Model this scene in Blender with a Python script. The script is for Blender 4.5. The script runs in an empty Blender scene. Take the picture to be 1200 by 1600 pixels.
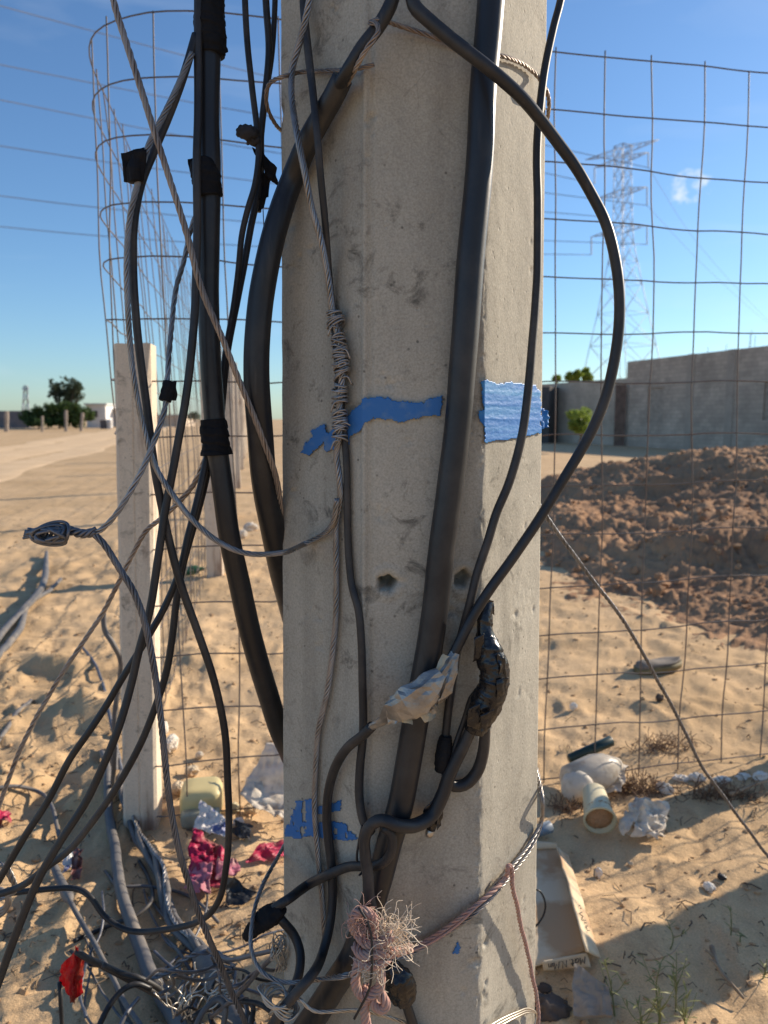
import bpy, math, random
import numpy as np
from mathutils import Vector
random.seed(7)
RNG = np.random.default_rng(11)
C = bpy.context.scene.collection
R = math.radians
# ------------------------------------------------------------------ camera model
CAMH = 1.15
F = 1200.0
TH = math.atan(145 / 1200)
FW = np.array([0, math.cos(TH), -math.sin(TH)])
UP = np.array([0, math.sin(TH), math.cos(TH)])
CAM = np.array([0, 0, CAMH])

def ray(px, py):
    return np.array([(px - 600) / F, 0, 0]) + UP * ((800 - py) / F) + FW

def at(px, py, Y):
    d = ray(px, py)
    return CAM + d * (Y / d[1])

def depth(p):
    return float(np.dot(np.asarray(p) - CAM, FW))

# ------------------------------------------------------------------ noise (numpy)
def _h(ix, iy, iz, seed):
    n = (ix.astype(np.int64) * 374761393 + iy.astype(np.int64) * 668265263 + iz.astype(np.int64) * 2147483647 + seed * 974711) & 0xFFFFFFFF
    n = ((n ^ (n >> 13)) * 1274126177) & 0xFFFFFFFF
    n = ((n ^ (n >> 16)) * 2246822519) & 0xFFFFFFFF
    n = n ^ (n >> 15)
    return (n & 0xFFFFFF) / float(0xFFFFFF) * 2 - 1

def vn(p, seed=0):
    p = np.asarray(p, float)
    i = np.floor(p)
    f = p - i
    f = f * f * f * (f * (f * 6 - 15) + 10)
    ix, iy, iz = i[..., 0], i[..., 1], i[..., 2]
    r = 0
    for a in (0, 1):
        wx = f[..., 0] if a else 1 - f[..., 0]
        for b in (0, 1):
            wy = f[..., 1] if b else 1 - f[..., 1]
            for c in (0, 1):
                wz = f[..., 2] if c else 1 - f[..., 2]
                r = r + wx * wy * wz * _h(ix + a, iy + b, iz + c, seed)
    return r

def fbm(p, o=4, seed=0, g=.5):
    p = np.asarray(p, float)
    a, s, t = 1.0, 0, 0
    for k in range(o):
        s = s + a * vn(p * 2.03 ** k + 17.3 * k, seed + k)
        t += a
        a *= g
    return s / t

def ridge(p, o=4, seed=0):
    p = np.asarray(p, float)
    a, s, t = 1.0, 0, 0
    for k in range(o):
        s = s + a * (1 - np.abs(vn(p * 2.03 ** k + 9.1 * k, seed + k)) * 2)
        t += a
        a *= .5
    return s / t

# ------------------------------------------------------------------ materials
def lin(r, g, b):
    return tuple(((c / 255) / 12.92 if c / 255 < .04045 else ((c / 255 + .055) / 1.055) ** 2.4) for c in (r, g, b))

class NT:
    def __init__(s, name):
        s.m = bpy.data.materials.new(name)
        s.m.use_nodes = True
        s.t = s.m.node_tree
        s.t.nodes.clear()
        s.out = s.t.nodes.new('ShaderNodeOutputMaterial')
        s.b = s.n('ShaderNodeBsdfPrincipled')
        s.l(s.b.outputs[0], s.out.inputs[0])
        s.tc = s.n('ShaderNodeTexCoord').outputs['Object']
    def n(s, t, **k):
        x = s.t.nodes.new(t)
        for a, v in k.items():
            if a[0] == '_':
                x.inputs[a[1:].replace('_', ' ')].default_value = v
            else:
                setattr(x, a, v)
        return x
    def l(s, a, b):
        s.t.links.new(a, b)
    def noise(s, scale, detail=4, rough=.55, vec=None, dist=0):
        x = s.n('ShaderNodeTexNoise', _Scale=scale, _Detail=detail, _Roughness=rough, _Distortion=dist)
        s.l(vec or s.tc, x.inputs['Vector'])
        return x.outputs[0]
    def ramp(s, fac, stops, interp='LINEAR'):
        x = s.n('ShaderNodeValToRGB')
        x.color_ramp.interpolation = interp
        e = x.color_ramp.elements
        while len(e) < len(stops):
            e.new(.5)
        for el, (p, c) in zip(e, stops):
            el.position = p
            el.color = (c, c, c, 1) if not hasattr(c, '__len__') else (*c, 1)
        s.l(fac, x.inputs[0])
        return x.outputs[0]
    def mix(s, fac, a, b, mode='MIX'):
        x = s.n('ShaderNodeMix', data_type='RGBA', blend_type=mode)
        for k, v in ((0, fac), (6, a), (7, b)):
            if hasattr(v, 'links'):
                s.l(v, x.inputs[k])
            elif k == 0:
                x.inputs[0].default_value = v
            else:
                x.inputs[k].default_value = (*v, 1) if len(v) == 3 else v
        return x.outputs[2]
    def mapping(s, scale):
        x = s.n('ShaderNodeMapping')
        x.inputs['Scale'].default_value = scale
        s.l(s.tc, x.inputs[0])
        return x.outputs[0]
    def bump(s, h, strength, dist=.002, prev=None):
        x = s.n('ShaderNodeBump', _Strength=strength, _Distance=dist)
        s.l(h, x.inputs['Height'])
        if prev is not None:
            s.l(prev, x.inputs['Normal'])
        s.l(x.outputs[0], s.b.inputs['Normal'])
        return x.outputs[0]
    def set(s, **k):
        for a, v in k.items():
            i = s.b.inputs[a.replace('_', ' ')]
            if hasattr(v, 'links'):
                s.l(v, i)
            else:
                i.default_value = (*v, 1) if hasattr(v, '__len__') and len(v) == 3 else v
        return s.m

def M(name, col, rough=.6, metal=0, var=.25, vs=30, col2=None, bump=0, bs=150, bd=.001, spec=.5, trans=0, mixlo=.4, mixhi=.65):
    t = NT(name)
    c2 = col2 or tuple(c * (1 - var) for c in col)
    c = t.mix(t.ramp(t.noise(vs, 5), [(mixlo, 0.0), (mixhi, 1.0)]), col, c2)
    if bump:
        t.bump(t.noise(bs, 4), bump, bd)
    if trans:
        t.set(Transmission_Weight=trans)
    return t.set(Base_Color=c, Roughness=rough, Metallic=metal, Specular_IOR_Level=spec)

def leafmat(name, c1, c2, tr=.3):
    t = NT(name)
    c = t.mix(t.ramp(t.noise(4, 3), [(.35, 0.0), (.65, 1.0)]), c1, c2)
    t.set(Base_Color=c, Roughness=.55, Specular_IOR_Level=.3)
    tl = t.n('ShaderNodeBsdfTranslucent')
    t.l(c, tl.inputs[0])
    mx = t.n('ShaderNodeMixShader', _Fac=tr)
    t.l(t.b.outputs[0], mx.inputs[1]); t.l(tl.outputs[0], mx.inputs[2])
    t.l(mx.outputs[0], t.out.inputs[0])
    return t.m

def filmmat(name, col, rough, tr, var=.15):
    t = NT(name)
    c = t.mix(t.ramp(t.noise(25, 4), [(.4, 0.0), (.65, 1.0)]), col, tuple(k * (1 - var) for k in col))
    c = t.mix(t.ramp(t.noise(13, 6, .7), [(.48, 0.0), (.66, .6)]), c, (.42, .30, .18))
    t.bump(t.noise(90, 5), .4, .003)
    t.set(Base_Color=c, Roughness=rough + .1, Specular_IOR_Level=.35)
    tl = t.n('ShaderNodeBsdfTranslucent')
    t.l(c, tl.inputs[0])
    mx = t.n('ShaderNodeMixShader', _Fac=tr)
    t.l(t.b.outputs[0], mx.inputs[1]); t.l(tl.outputs[0], mx.inputs[2])
    t.l(mx.outputs[0], t.out.inputs[0])
    return t.m

def cable_mat(name, col, dust, rough=.42, dustamt=.35):
    t = NT(name)
    d = t.ramp(t.noise(9, 6, .65), [(.46, 0.0), (.72, dustamt)])
    s = t.ramp(t.noise(60, 4, .6, vec=t.mapping((1, 1, .12))), [(.6, 0.0), (.75, dustamt)])
    f = t.mix(1.0, d, s, 'LIGHTEN')
    c = t.mix(f, col, dust)
    t.bump(t.noise(220, 3), .12, .0006)
    ro = t.mix(f, (rough,) * 3, (.75,) * 3)
    return t.set(Base_Color=c, Roughness=ro, Specular_IOR_Level=.4)

def concrete_mat(name, base, dark, light, scale=1.0, stain=None):
    t = NT(name)
    big = t.ramp(t.noise(5 * scale, 6, .6), [(.35, 0.0), (.7, 1.0)])
    c = t.mix(big, base, light)
    streak = t.ramp(t.noise(10 * scale, 5, .6, vec=t.mapping((1.4, 1.4, .18))), [(.48, 0.0), (.72, .55)])
    c = t.mix(streak, c, dark)
    blot = t.ramp(t.noise(26 * scale, 8, .72, dist=.6), [(.54, 0.0), (.68, .8)])
    bm = t.ramp(t.noise(4.2 * scale, 2, .5), [(.40, 0.0), (.56, 1.0)])
    bl = t.mix(1.0, blot, bm, 'MULTIPLY')
    c = t.mix(bl, c, tuple(k * .38 for k in dark))
    sp = t.n('ShaderNodeTexVoronoi', _Scale=95 * scale)
    t.l(t.tc, sp.inputs['Vector'])
    spm = t.ramp(sp.outputs['Distance'], [(.10, .75), (.20, 0.0)])
    sel = t.ramp(t.noise(30 * scale, 2), [(.56, 0.0), (.64, 1.0)])
    c = t.mix(t.mix(1.0, spm, sel, 'MULTIPLY'), c, tuple(k * .45 for k in dark))
    fine = t.ramp(t.noise(420 * scale, 3), [(.3, .82), (.7, 1.14)])
    c = t.mix(1.0, c, fine, 'MULTIPLY')
    hair = t.n('ShaderNodeTexVoronoi', feature='DISTANCE_TO_EDGE', _Scale=11 * scale)
    nv = t.n('ShaderNodeVectorMath', operation='ADD')
    nz = t.n('ShaderNodeTexNoise', _Scale=7.0, _Detail=4.0)
    t.l(t.tc, nz.inputs['Vector'])
    sc = t.n('ShaderNodeVectorMath', operation='SCALE'); sc.inputs['Scale'].default_value = .12
    t.l(nz.outputs[1], sc.inputs[0]); t.l(t.tc, nv.inputs[0]); t.l(sc.outputs[0], nv.inputs[1])
    t.l(nv.outputs[0], hair.inputs['Vector'])
    hm = t.ramp(hair.outputs['Distance'], [(.002, .22), (.008, 0.0)])
    hs = t.ramp(t.noise(6 * scale, 2), [(.52, 0.0), (.6, 1.0)])
    c = t.mix(t.mix(1.0, hm, hs, 'MULTIPLY'), c, tuple(k * .4 for k in dark))
    if stain is not None:
        stc, zs = stain
        w = t.n('ShaderNodeTexWave', wave_type='BANDS', bands_direction='Z')
        t.l(t.tc, w.inputs[0])
        st = t.ramp(t.noise(14, 4, .6, vec=t.mapping((1, 1, .15))), [(.54, 0.0), (.64, .7)])
        c = t.mix(st, c, stc)
    b1 = t.bump(t.noise(300 * scale, 5, .65), .35, .0012)
    b2 = t.bump(t.noise(40 * scale, 5), .35, .003, b1)
    pv = t.n('ShaderNodeTexVoronoi', _Scale=60 * scale)
    t.l(t.tc, pv.inputs['Vector'])
    pits = t.ramp(pv.outputs['Distance'], [(.05, 0.0), (.16, 1.0)])
    t.bump(pits, .3, .0015, b2)
    return t.set(Base_Color=c, Roughness=.86, Specular_IOR_Level=.3)

# ------------------------------------------------------------------ mesh building
LOC = {}
class MB:
    def __init__(s):
        s.v, s.f, s.n = [], [], 0
    def add(s, v, f):
        v = np.asarray(v, float)
        s.v.append(v)
        s.f += [tuple(int(i) + s.n for i in q) for q in f]
        s.n += len(v)
        return s
    def addgrid(s, g, closeu=False):
        nu, nv = g.shape[:2]
        idx = np.arange(nu * nv).reshape(nu, nv)
        a = idx if closeu is False else np.vstack([idx, idx[:1]])
        q = np.stack([a[:-1, :-1], a[1:, :-1], a[1:, 1:], a[:-1, 1:]], -1).reshape(-1, 4)
        return s.add(g.reshape(-1, 3), q.tolist())
    def build(s, name, mat, parent=None, smooth=True, label=None, cat=None, group=None, kind=None, base=None):
        v = np.vstack(s.v)
        if base is None:
            base = np.array([(v[:, 0].min() + v[:, 0].max()) / 2, (v[:, 1].min() + v[:, 1].max()) / 2, v[:, 2].min()])
        base = np.asarray(base, float)
        me = bpy.data.meshes.new(name)
        me.from_pydata((v - base).tolist(), [], s.f)
        me.polygons.foreach_set('use_smooth', np.full(len(me.polygons), smooth))
        me.materials.append(mat)
        me.update()
        o = bpy.data.objects.new(name, me)
        C.objects.link(o)
        LOC[o.name] = base
        if parent is not None:
            o.parent = parent
            o.location = base - LOC[parent.name]
        else:
            o.location = base
        tag(o, label, cat, group, kind)
        return o

def tag(o, label=None, cat=None, group=None, kind=None):
    for k, v in (('label', label), ('category', cat), ('group', group), ('kind', kind)):
        if v:
            o[k] = v
    return o

def empty(name, loc, label, cat, group=None):
    o = bpy.data.objects.new(name, None)
    o.empty_display_size = .05
    C.objects.link(o)
    o.location = loc
    LOC[o.name] = np.asarray(loc, float)
    return tag(o, label, cat, group)

def catmull(P, n=14):
    P = np.asarray(P, float)
    if len(P) < 3:
        t = np.linspace(0, 1, n)[:, None]
        return P[0] * (1 - t) + P[-1] * t
    Q = np.vstack([2 * P[0] - P[1], P, 2 * P[-1] - P[-2]])
    out = []
    for i in range(1, len(Q) - 2):
        p0, p1, p2, p3 = Q[i - 1:i + 3]
        d1 = max(np.linalg.norm(p1[:3] - p0[:3]) ** .5, 1e-6); d2 = max(np.linalg.norm(p2[:3] - p1[:3]) ** .5, 1e-6); d3 = max(np.linalg.norm(p3[:3] - p2[:3]) ** .5, 1e-6)
        t1 = d1; t2 = t1 + d2; t3 = t2 + d3
        t = np.linspace(t1, t2, n, endpoint=False)[:, None]
        A1 = (t1 - t) / t1 * p0 + t / t1 * p1
        A2 = (t2 - t) / d2 * p1 + (t - t1) / d2 * p2
        A3 = (t3 - t) / d3 * p2 + (t - t2) / d3 * p3
        B1 = (t2 - t) / t2 * A1 + t / t2 * A2
        B2 = (t3 - t) / (t3 - t1) * A2 + (t - t1) / (t3 - t1) * A3
        out.append((t2 - t) / d2 * B1 + (t - t1) / d2 * B2)
    out.append(P[-1:])
    return np.vstack(out)

def resample(P, ds):
    d = np.r_[0, np.cumsum(np.linalg.norm(np.diff(P[:, :3], axis=0), axis=1))]
    n = max(3, int(d[-1] / ds) + 1)
    s = np.linspace(0, d[-1], n)
    return np.stack([np.interp(s, d, P[:, k]) for k in range(P.shape[1])], 1)

def frames(P):
    T = np.gradient(P, axis=0)
    T /= np.linalg.norm(T, axis=1)[:, None] + 1e-12
    N = np.zeros_like(T)
    a = np.array([0, 1.0, 0]) if abs(T[0][1]) < .8 else np.array([1.0, 0, 0])
    n = np.cross(T[0], a); n /= np.linalg.norm(n)
    for i in range(len(P)):
        n = n - T[i] * np.dot(n, T[i])
        n /= np.linalg.norm(n) + 1e-12
        N[i] = n
    return T, N, np.cross(T, N)

def tube(mb, P, r, sides=10, cap=True, mod=None, flat=1.0):
    P = np.asarray(P, float)
    r = np.broadcast_to(np.asarray(r, float), (len(P),))
    T, N, B = frames(P)
    a = np.linspace(0, 2 * math.pi, sides, endpoint=False)
    rr = r[:, None] * np.ones(sides)[None]
    if mod is not None:
        rr = rr * mod(np.arange(len(P))[:, None], a[None, :], P)
    g = P[:, None] + rr[..., None] * (np.cos(a)[None, :, None] * N[:, None] + flat * np.sin(a)[None, :, None] * B[:, None])
    idx = np.arange(len(P) * sides).reshape(len(P), sides)
    nx = np.roll(idx, -1, 1)
    q = np.stack([idx[:-1], nx[:-1], nx[1:], idx[1:]], -1).reshape(-1, 4).tolist()
    if cap:
        q += [tuple(idx[0][::-1]), tuple(idx[-1])]
    mb.add(g.reshape(-1, 3), q)
    return mb

def strand(mb, P, rad, n=6, pitch=.03, sides=6, fr=None):
    P = resample(np.asarray(P, float), pitch / 12)
    T, N, B = frames(P)
    s = np.r_[0, np.cumsum(np.linalg.norm(np.diff(P, axis=0), axis=1))]
    rs = rad * (fr or {2: .5, 3: .47, 4: .42, 5: .38, 6: .34, 7: .31}.get(n, .3))
    for k in range(n):
        ph = 2 * math.pi * (k / n + s / pitch) + .25 * np.sin(s * 37 + k)
        o = (rad - rs)
        tube(mb, P + o * (np.cos(ph)[:, None] * N + np.sin(ph)[:, None] * B), rs, sides)
    return mb

def box(mb, c, sx, sy, sz, rz=0, bev=0):
    x, y, z = sx / 2, sy / 2, sz / 2
    b = bev
    if b:
        prof = np.array([[x - b, -y], [x, -y + b], [x, y - b], [x - b, y], [-x + b, y], [-x, y - b], [-x, -y + b], [-x + b, -y]])
    else:
        prof = np.array([[x, -y], [x, y], [-x, y], [-x, -y]])
    ca, sa = math.cos(rz), math.sin(rz)
    prof = prof @ np.array([[ca, sa], [-sa, ca]])
    n = len(prof)
    v = np.array([[*p, k] for k in (-z, z) for p in prof]) + np.asarray(c)
    f = [(i, (i + 1) % n, n + (i + 1) % n, n + i) for i in range(n)] + [tuple(range(n))[::-1], tuple(range(n, 2 * n))]
    mb.add(v, f)
    return mb

def bar(mb, a, b, r, sides=4):
    return tube(mb, np.array([a, b], float), r, sides)

_ico = {}
def ico(n):
    if n not in _ico:
        import bmesh
        bm = bmesh.new()
        bmesh.ops.create_icosphere(bm, subdivisions=n, radius=1)
        _ico[n] = (np.array([v.co[:] for v in bm.verts]), [tuple(v.index for v in f.verts) for f in bm.faces])
        bm.free()
    return _ico[n]

def blob(mb, c, s, amp=.35, freq=2.0, seed=0, n=4, rid=True, rz=0):
    v, f = ico(n)
    d = (ridge(v * freq, 4, seed) if rid else fbm(v * freq, 4, seed))
    w = v * (1 + amp * d)[:, None] * np.asarray(s)
    ca, sa = math.cos(rz), math.sin(rz)
    w = w @ np.array([[ca, sa, 0], [-sa, ca, 0], [0, 0, 1]])
    return mb.add(w + np.asarray(c), f)

def sheet(mb, corners, nu=14, nv=14, amp=.01, freq=20, seed=0, th=.001, edge=0.0):
    """a crumpled sheet between four corners, with real thickness"""
    a, b, c, d = [np.asarray(k, float) for k in corners]
    u = np.linspace(0, 1, nu)[:, None, None]; w = np.linspace(0, 1, nv)[None, :, None]
    g = (a * (1 - u) + b * u) * (1 - w) + (d * (1 - u) + c * u) * w
    nrm = np.cross(b - a, d - a); nrm /= np.linalg.norm(nrm)
    g = g + nrm * (amp * ridge(g * freq, 3, seed))[..., None]
    if edge:
        g = g + edge * np.stack([vn(g * freq * 1.7 + 5, seed + 3), vn(g * freq * 1.7 + 9, seed + 4), vn(g * freq * 1.7 + 13, seed + 5)], -1)
    m = MB()
    top = g + nrm * th / 2; bot = g - nrm * th / 2
    k = nu * nv
    idx = np.arange(k).reshape(nu, nv)
    q = np.stack([idx[:-1, :-1], idx[1:, :-1], idx[1:, 1:], idx[:-1, 1:]], -1).reshape(-1, 4)
    f = q.tolist() + (q[:, ::-1] + k).tolist()
    loop = list(idx[:, 0]) + list(idx[-1, 1:]) + list(idx[::-1, -1][1:]) + list(idx[0, ::-1][1:-1])
    for i in range(len(loop)):
        p, r_ = loop[i], loop[(i + 1) % len(loop)]
        f.append((r_, p, p + k, r_ + k))
    return mb.add(np.vstack([top.reshape(-1, 3), bot.reshape(-1, 3)]), f)
# ------------------------------------------------------------------ terrain
def sstep(a, b, x):
    t = np.clip((x - a) / (b - a), 0, 1)
    return t * t * (3 - 2 * t)

def roadoff(x, y):
    return x - (-5.85 - .21 * y)

def hgt(x, y):
    x = np.asarray(x, float); y = np.asarray(y, float)
    z0 = np.zeros_like(x)
    rise = .0085 * np.clip(y - 8, 0, 52) * sstep(7, 0, x) - .28 * sstep(2, 9, x) * sstep(14, 34, y)
    far = np.exp(-np.clip(np.hypot(x, y) - 4, 0, None) / 14)
    p = np.stack([x, y, z0], -1)
    big = .05 * fbm(p * .7, 3, 3) * far + .10 * fbm(p * .12, 2, 8) * sstep(5, 14, np.hypot(x, y))
    rough = sstep(-.3, .35, fbm(p * .9, 2, 21) + .25)
    warp = p + .05 * np.stack([vn(p * 5, 61), vn(p * 5 + 7, 62), z0], -1)
    dim = ridge(warp * 4.6, 3, 5)
    med = .0165 * (dim - .1) * (.35 + .65 * rough) + .011 * fbm(warp * 11, 3, 31) * (.4 + .6 * rough)
    fine = .0042 * fbm(p * 34, 3, 41) + .006 * np.clip(fbm(warp * 22, 3, 43) - .1, 0, 1)
    near = np.exp(-np.clip(np.hypot(x, y) - 5, 0, None) / 8)
    left = sstep(-.45, -1.0, x) * sstep(4.2, 3.0, y)
    humps = left * (.13 * np.clip(fbm(p * 3.1 + 2, 3, 77) + .05, 0, 1) + .03 * ridge(warp * 6, 2, 78).clip(0, 1))
    leftfar = sstep(-.6, -1.2, x) * sstep(2, 4, y) * sstep(9, 6, y) * .035 * np.clip(fbm(p * 4, 3, 71), 0, 1)
    road = sstep(2.9, 2.0, np.abs(roadoff(x, y)))
    bumps = (med + fine) * near + (humps + leftfar)
    return rise + big + bumps * (1 - .9 * road)

class HG:
    def __init__(s, x0, x1, y0, y1, st):
        s.x0, s.y0, s.st = x0, y0, st
        ax = np.arange(x0, x1 + st, st); ay = np.arange(y0, y1 + st, st)
        gx, gy = np.meshgrid(ax, ay, indexing='ij')
        s.z = hgt(gx, gy); s.nx, s.ny = len(ax), len(ay)
    def get(s, x, y):
        i = (x - s.x0) / s.st; j = (y - s.y0) / s.st
        if i < 0 or j < 0 or i >= s.nx - 2 or j >= s.ny - 2: return None
        a, b = int(i), int(j); u, w = i - a, j - b; z = s.z
        return float((z[a, b] * (1 - u) + z[a + 1, b] * u) * (1 - w) + (z[a, b + 1] * (1 - u) + z[a + 1, b + 1] * u) * w)
_HG = [HG(-3.2, 3.2, .25, 7.0, .016), HG(-40, 40, -2, 90, .2)]
def H(x, y):
    for g_ in _HG:
        z = g_.get(x, y)
        if z is not None: return z
    return float(hgt(np.array([x]), np.array([y]))[0])

def gp(px, py, dz=0.0):
    d = ray(px, py)
    t = 1.0
    z = 0
    for _ in range(25):
        t = (z + dz - CAMH) / d[2]
        q = CAM + d * t
        z = .6 * z + .4 * H(q[0], q[1])
    return CAM + d * t

def sand_mat(name, a, b, c, bs=1.0):
    t = NT(name)
    n1 = t.ramp(t.noise(1.1, 5, .6), [(.38, 0.0), (.66, 1.0)])
    col = t.mix(n1, a, b)
    n2 = t.ramp(t.noise(7, 6, .7), [(.52, 0.0), (.7, .55)])
    col = t.mix(n2, col, c)
    g = t.ramp(t.noise(260, 3, .7), [(.3, .78), (.7, 1.18)])
    col = t.mix(1.0, col, g, 'MULTIPLY')
    v = t.n('ShaderNodeTexVoronoi', _Scale=38.0)
    t.l(t.tc, v.inputs['Vector'])
    peb = t.ramp(v.outputs['Distance'], [(.08, .8), (.17, 0.0)])
    sel = t.ramp(t.noise(5, 3), [(.54, 0.0), (.62, 1.0)])
    col = t.mix(t.mix(1.0, peb, sel, 'MULTIPLY'), col, tuple(k * .4 for k in c))
    b1 = t.bump(t.noise(70, 6, .7), .5 * bs, .012)
    t.bump(t.noise(400, 3, .7), .35, .002, b1)
    return t.set(Base_Color=col, Roughness=.95, Specular_IOR_Level=.12)

M_SAND = sand_mat('sand', (.68, .465, .26), (.56, .375, .20), (.36, .24, .135))
M_ROAD = sand_mat('packed_sand', (.80, .57, .34), (.72, .50, .29), (.62, .42, .24), .2)
M_DIRT = sand_mat('turned_earth', (.47, .275, .15), (.34, .19, .105), (.26, .145, .08))

def polar(rs, ths):
    r, t = np.meshgrid(rs, ths, indexing='ij')
    return r * np.sin(t), r * np.cos(t)

rs = np.concatenate([[.02, .12, .22], np.exp(np.linspace(math.log(.3), math.log(11), 400)), np.exp(np.linspace(math.log(11.3), math.log(80), 90)), np.exp(np.linspace(math.log(90), math.log(4000), 24))])
ths = np.concatenate([np.linspace(-R(33), R(33), 420), np.linspace(R(34), 2 * math.pi - R(34), 90)])
X, Y = polar(rs, ths)
Z = hgt(X, Y)
g = np.stack([X, Y, Z], -1)
nr, nt_ = X.shape
idx = np.arange(nr * nt_).reshape(nr, nt_)
nx = np.roll(idx, -1, 1)
q = np.stack([idx[:-1], idx[1:], nx[1:], nx[:-1]], -1).reshape(-1, 4).tolist()
mb = MB(); mb.add(g.reshape(-1, 3), q + [tuple(idx[0][::-1])])
mb.build('ground', M_SAND, label='dry sandy ground reaching to the horizon', cat='ground', kind='structure', base=(0, 0, 0))

# dirt road
ys = np.linspace(2.5, 62, 160)
us = np.linspace(-2.25, 2.25, 28)
yy, uu = np.meshgrid(ys, us, indexing='ij')
edge = 1 + .10 * vn(np.stack([yy * .5, np.sign(uu) * 3, uu * 0], -1), 5)
xx = -5.85 - .21 * yy + uu * edge
ruts = -.02 * np.exp(-((np.abs(uu) - .8) / .25) ** 2) + .012 * fbm(np.stack([xx * 2, yy * .6, xx * 0], -1), 3, 4)
zz = hgt(xx, yy) + .012 + ruts * .6 - .03 * sstep(1.8, 2.25, np.abs(uu))
mb = MB(); mb.addgrid(np.stack([xx, yy, zz], -1)[:, ::-1])
mb.build('dirt_road', M_ROAD, label='packed sandy track running along the left side', cat='road', kind='structure')

# mound of turned earth on the right
yy, uu = np.meshgrid(np.exp(np.linspace(math.log(2.75), math.log(16), 380)), np.concatenate([np.linspace(.05, .62, 240), np.linspace(.625, 1.9, 200)]), indexing='ij')
xx = uu * yy + .02
pp = np.stack([xx, yy, xx * 0], -1)
cx = xx - 5.7; cy = yy - 8.8
rr = np.sqrt((cx / 4.95) ** 2 + (cy / 6.9) ** 2) + .13 * fbm(pp * 1.1, 3, 15)
prof = sstep(1.12, .12, rr)
wq = pp + .10 * np.stack([vn(pp * 3, 401), vn(pp * 3 + 5, 402), xx * 0], -1)
clod = .17 * fbm(wq * .75, 2, 88) + .09 * fbm(wq * 1.7, 3, 91) + .045 * ridge(wq * 4.5, 3, 93) * (.3 + .7 * sstep(-.2, .3, fbm(pp * 1.5, 2, 94))) + .026 * fbm(wq * 15, 3, 97) + .02 * fbm(wq * 33, 2, 98)
low = sstep(1.3, .95, rr + .1 * fbm(pp * 3, 2, 99))
zz = hgt(xx, yy) - .05 + .80 * prof + (clod + .055) * low * (.75 + .25 * sstep(0, .3, prof))
mb = MB(); mb.addgrid(np.stack([xx, yy, zz], -1)[:, ::-1])
mb.build('dirt_mound', M_DIRT, label='heap of dark turned earth clods beyond the fence on the right', cat='mound', kind='structure')
r9 = np.random.default_rng(17); mb = MB(); v9, f9 = ico(1)
cand = np.argwhere((prof * low > .05) & (xx < yy * .8))
for i_, j_ in cand[r9.integers(0, len(cand), 1600)]:
    s_ = (.008 + .034 * r9.random() ** 4); p_ = np.array([xx[i_, j_], yy[i_, j_], zz[i_, j_] + s_ * .25])
    mb.add(v9 * s_ * (.7 + .6 * r9.random(3)) * (1 + .3 * r9.normal(size=(len(v9), 1))) + p_, f9)
mb.build('earth_clods', M_DIRT, smooth=False, label='loose crumbling clods strewn over the earth heap', cat='clods', kind='stuff')

# ------------------------------------------------------------------ utility pole (octagonal, tapered)
Z0 = 1.05
PC = np.array([.04, 1.04])
PV = np.array([[-.127, .957], [-.023, .865], [.112, .870], [.201, .980], [.207, 1.115], [.105, 1.21], [-.03, 1.205], [-.13, 1.09]])
TAP = .072
def pscale(z):
    return 1 - TAP * (np.asarray(z, float) - Z0)
def p3(i, z):
    return np.array([*(PC + (PV[i] - PC) * pscale(z)), z])
PLANES = []
for i in range(3):
    a, b, c = p3(i, Z0), p3(i + 1, Z0), p3(i, Z0 + 1)
    n = np.cross(b - a, c - a); n /= np.linalg.norm(n)
    if np.dot(n[:2], a[:2] - PC) < 0: n = -n
    PLANES.append((n, a))

def on(px, py, off=0.0):
    d = ray(px, py)
    best = None
    for n, a in PLANES:
        dn = np.dot(n, d)
        if dn < -1e-6:
            t = np.dot(n, a + n * off - CAM) / dn
            if best is None or t > best: best = t
    return CAM + d * best

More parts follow.
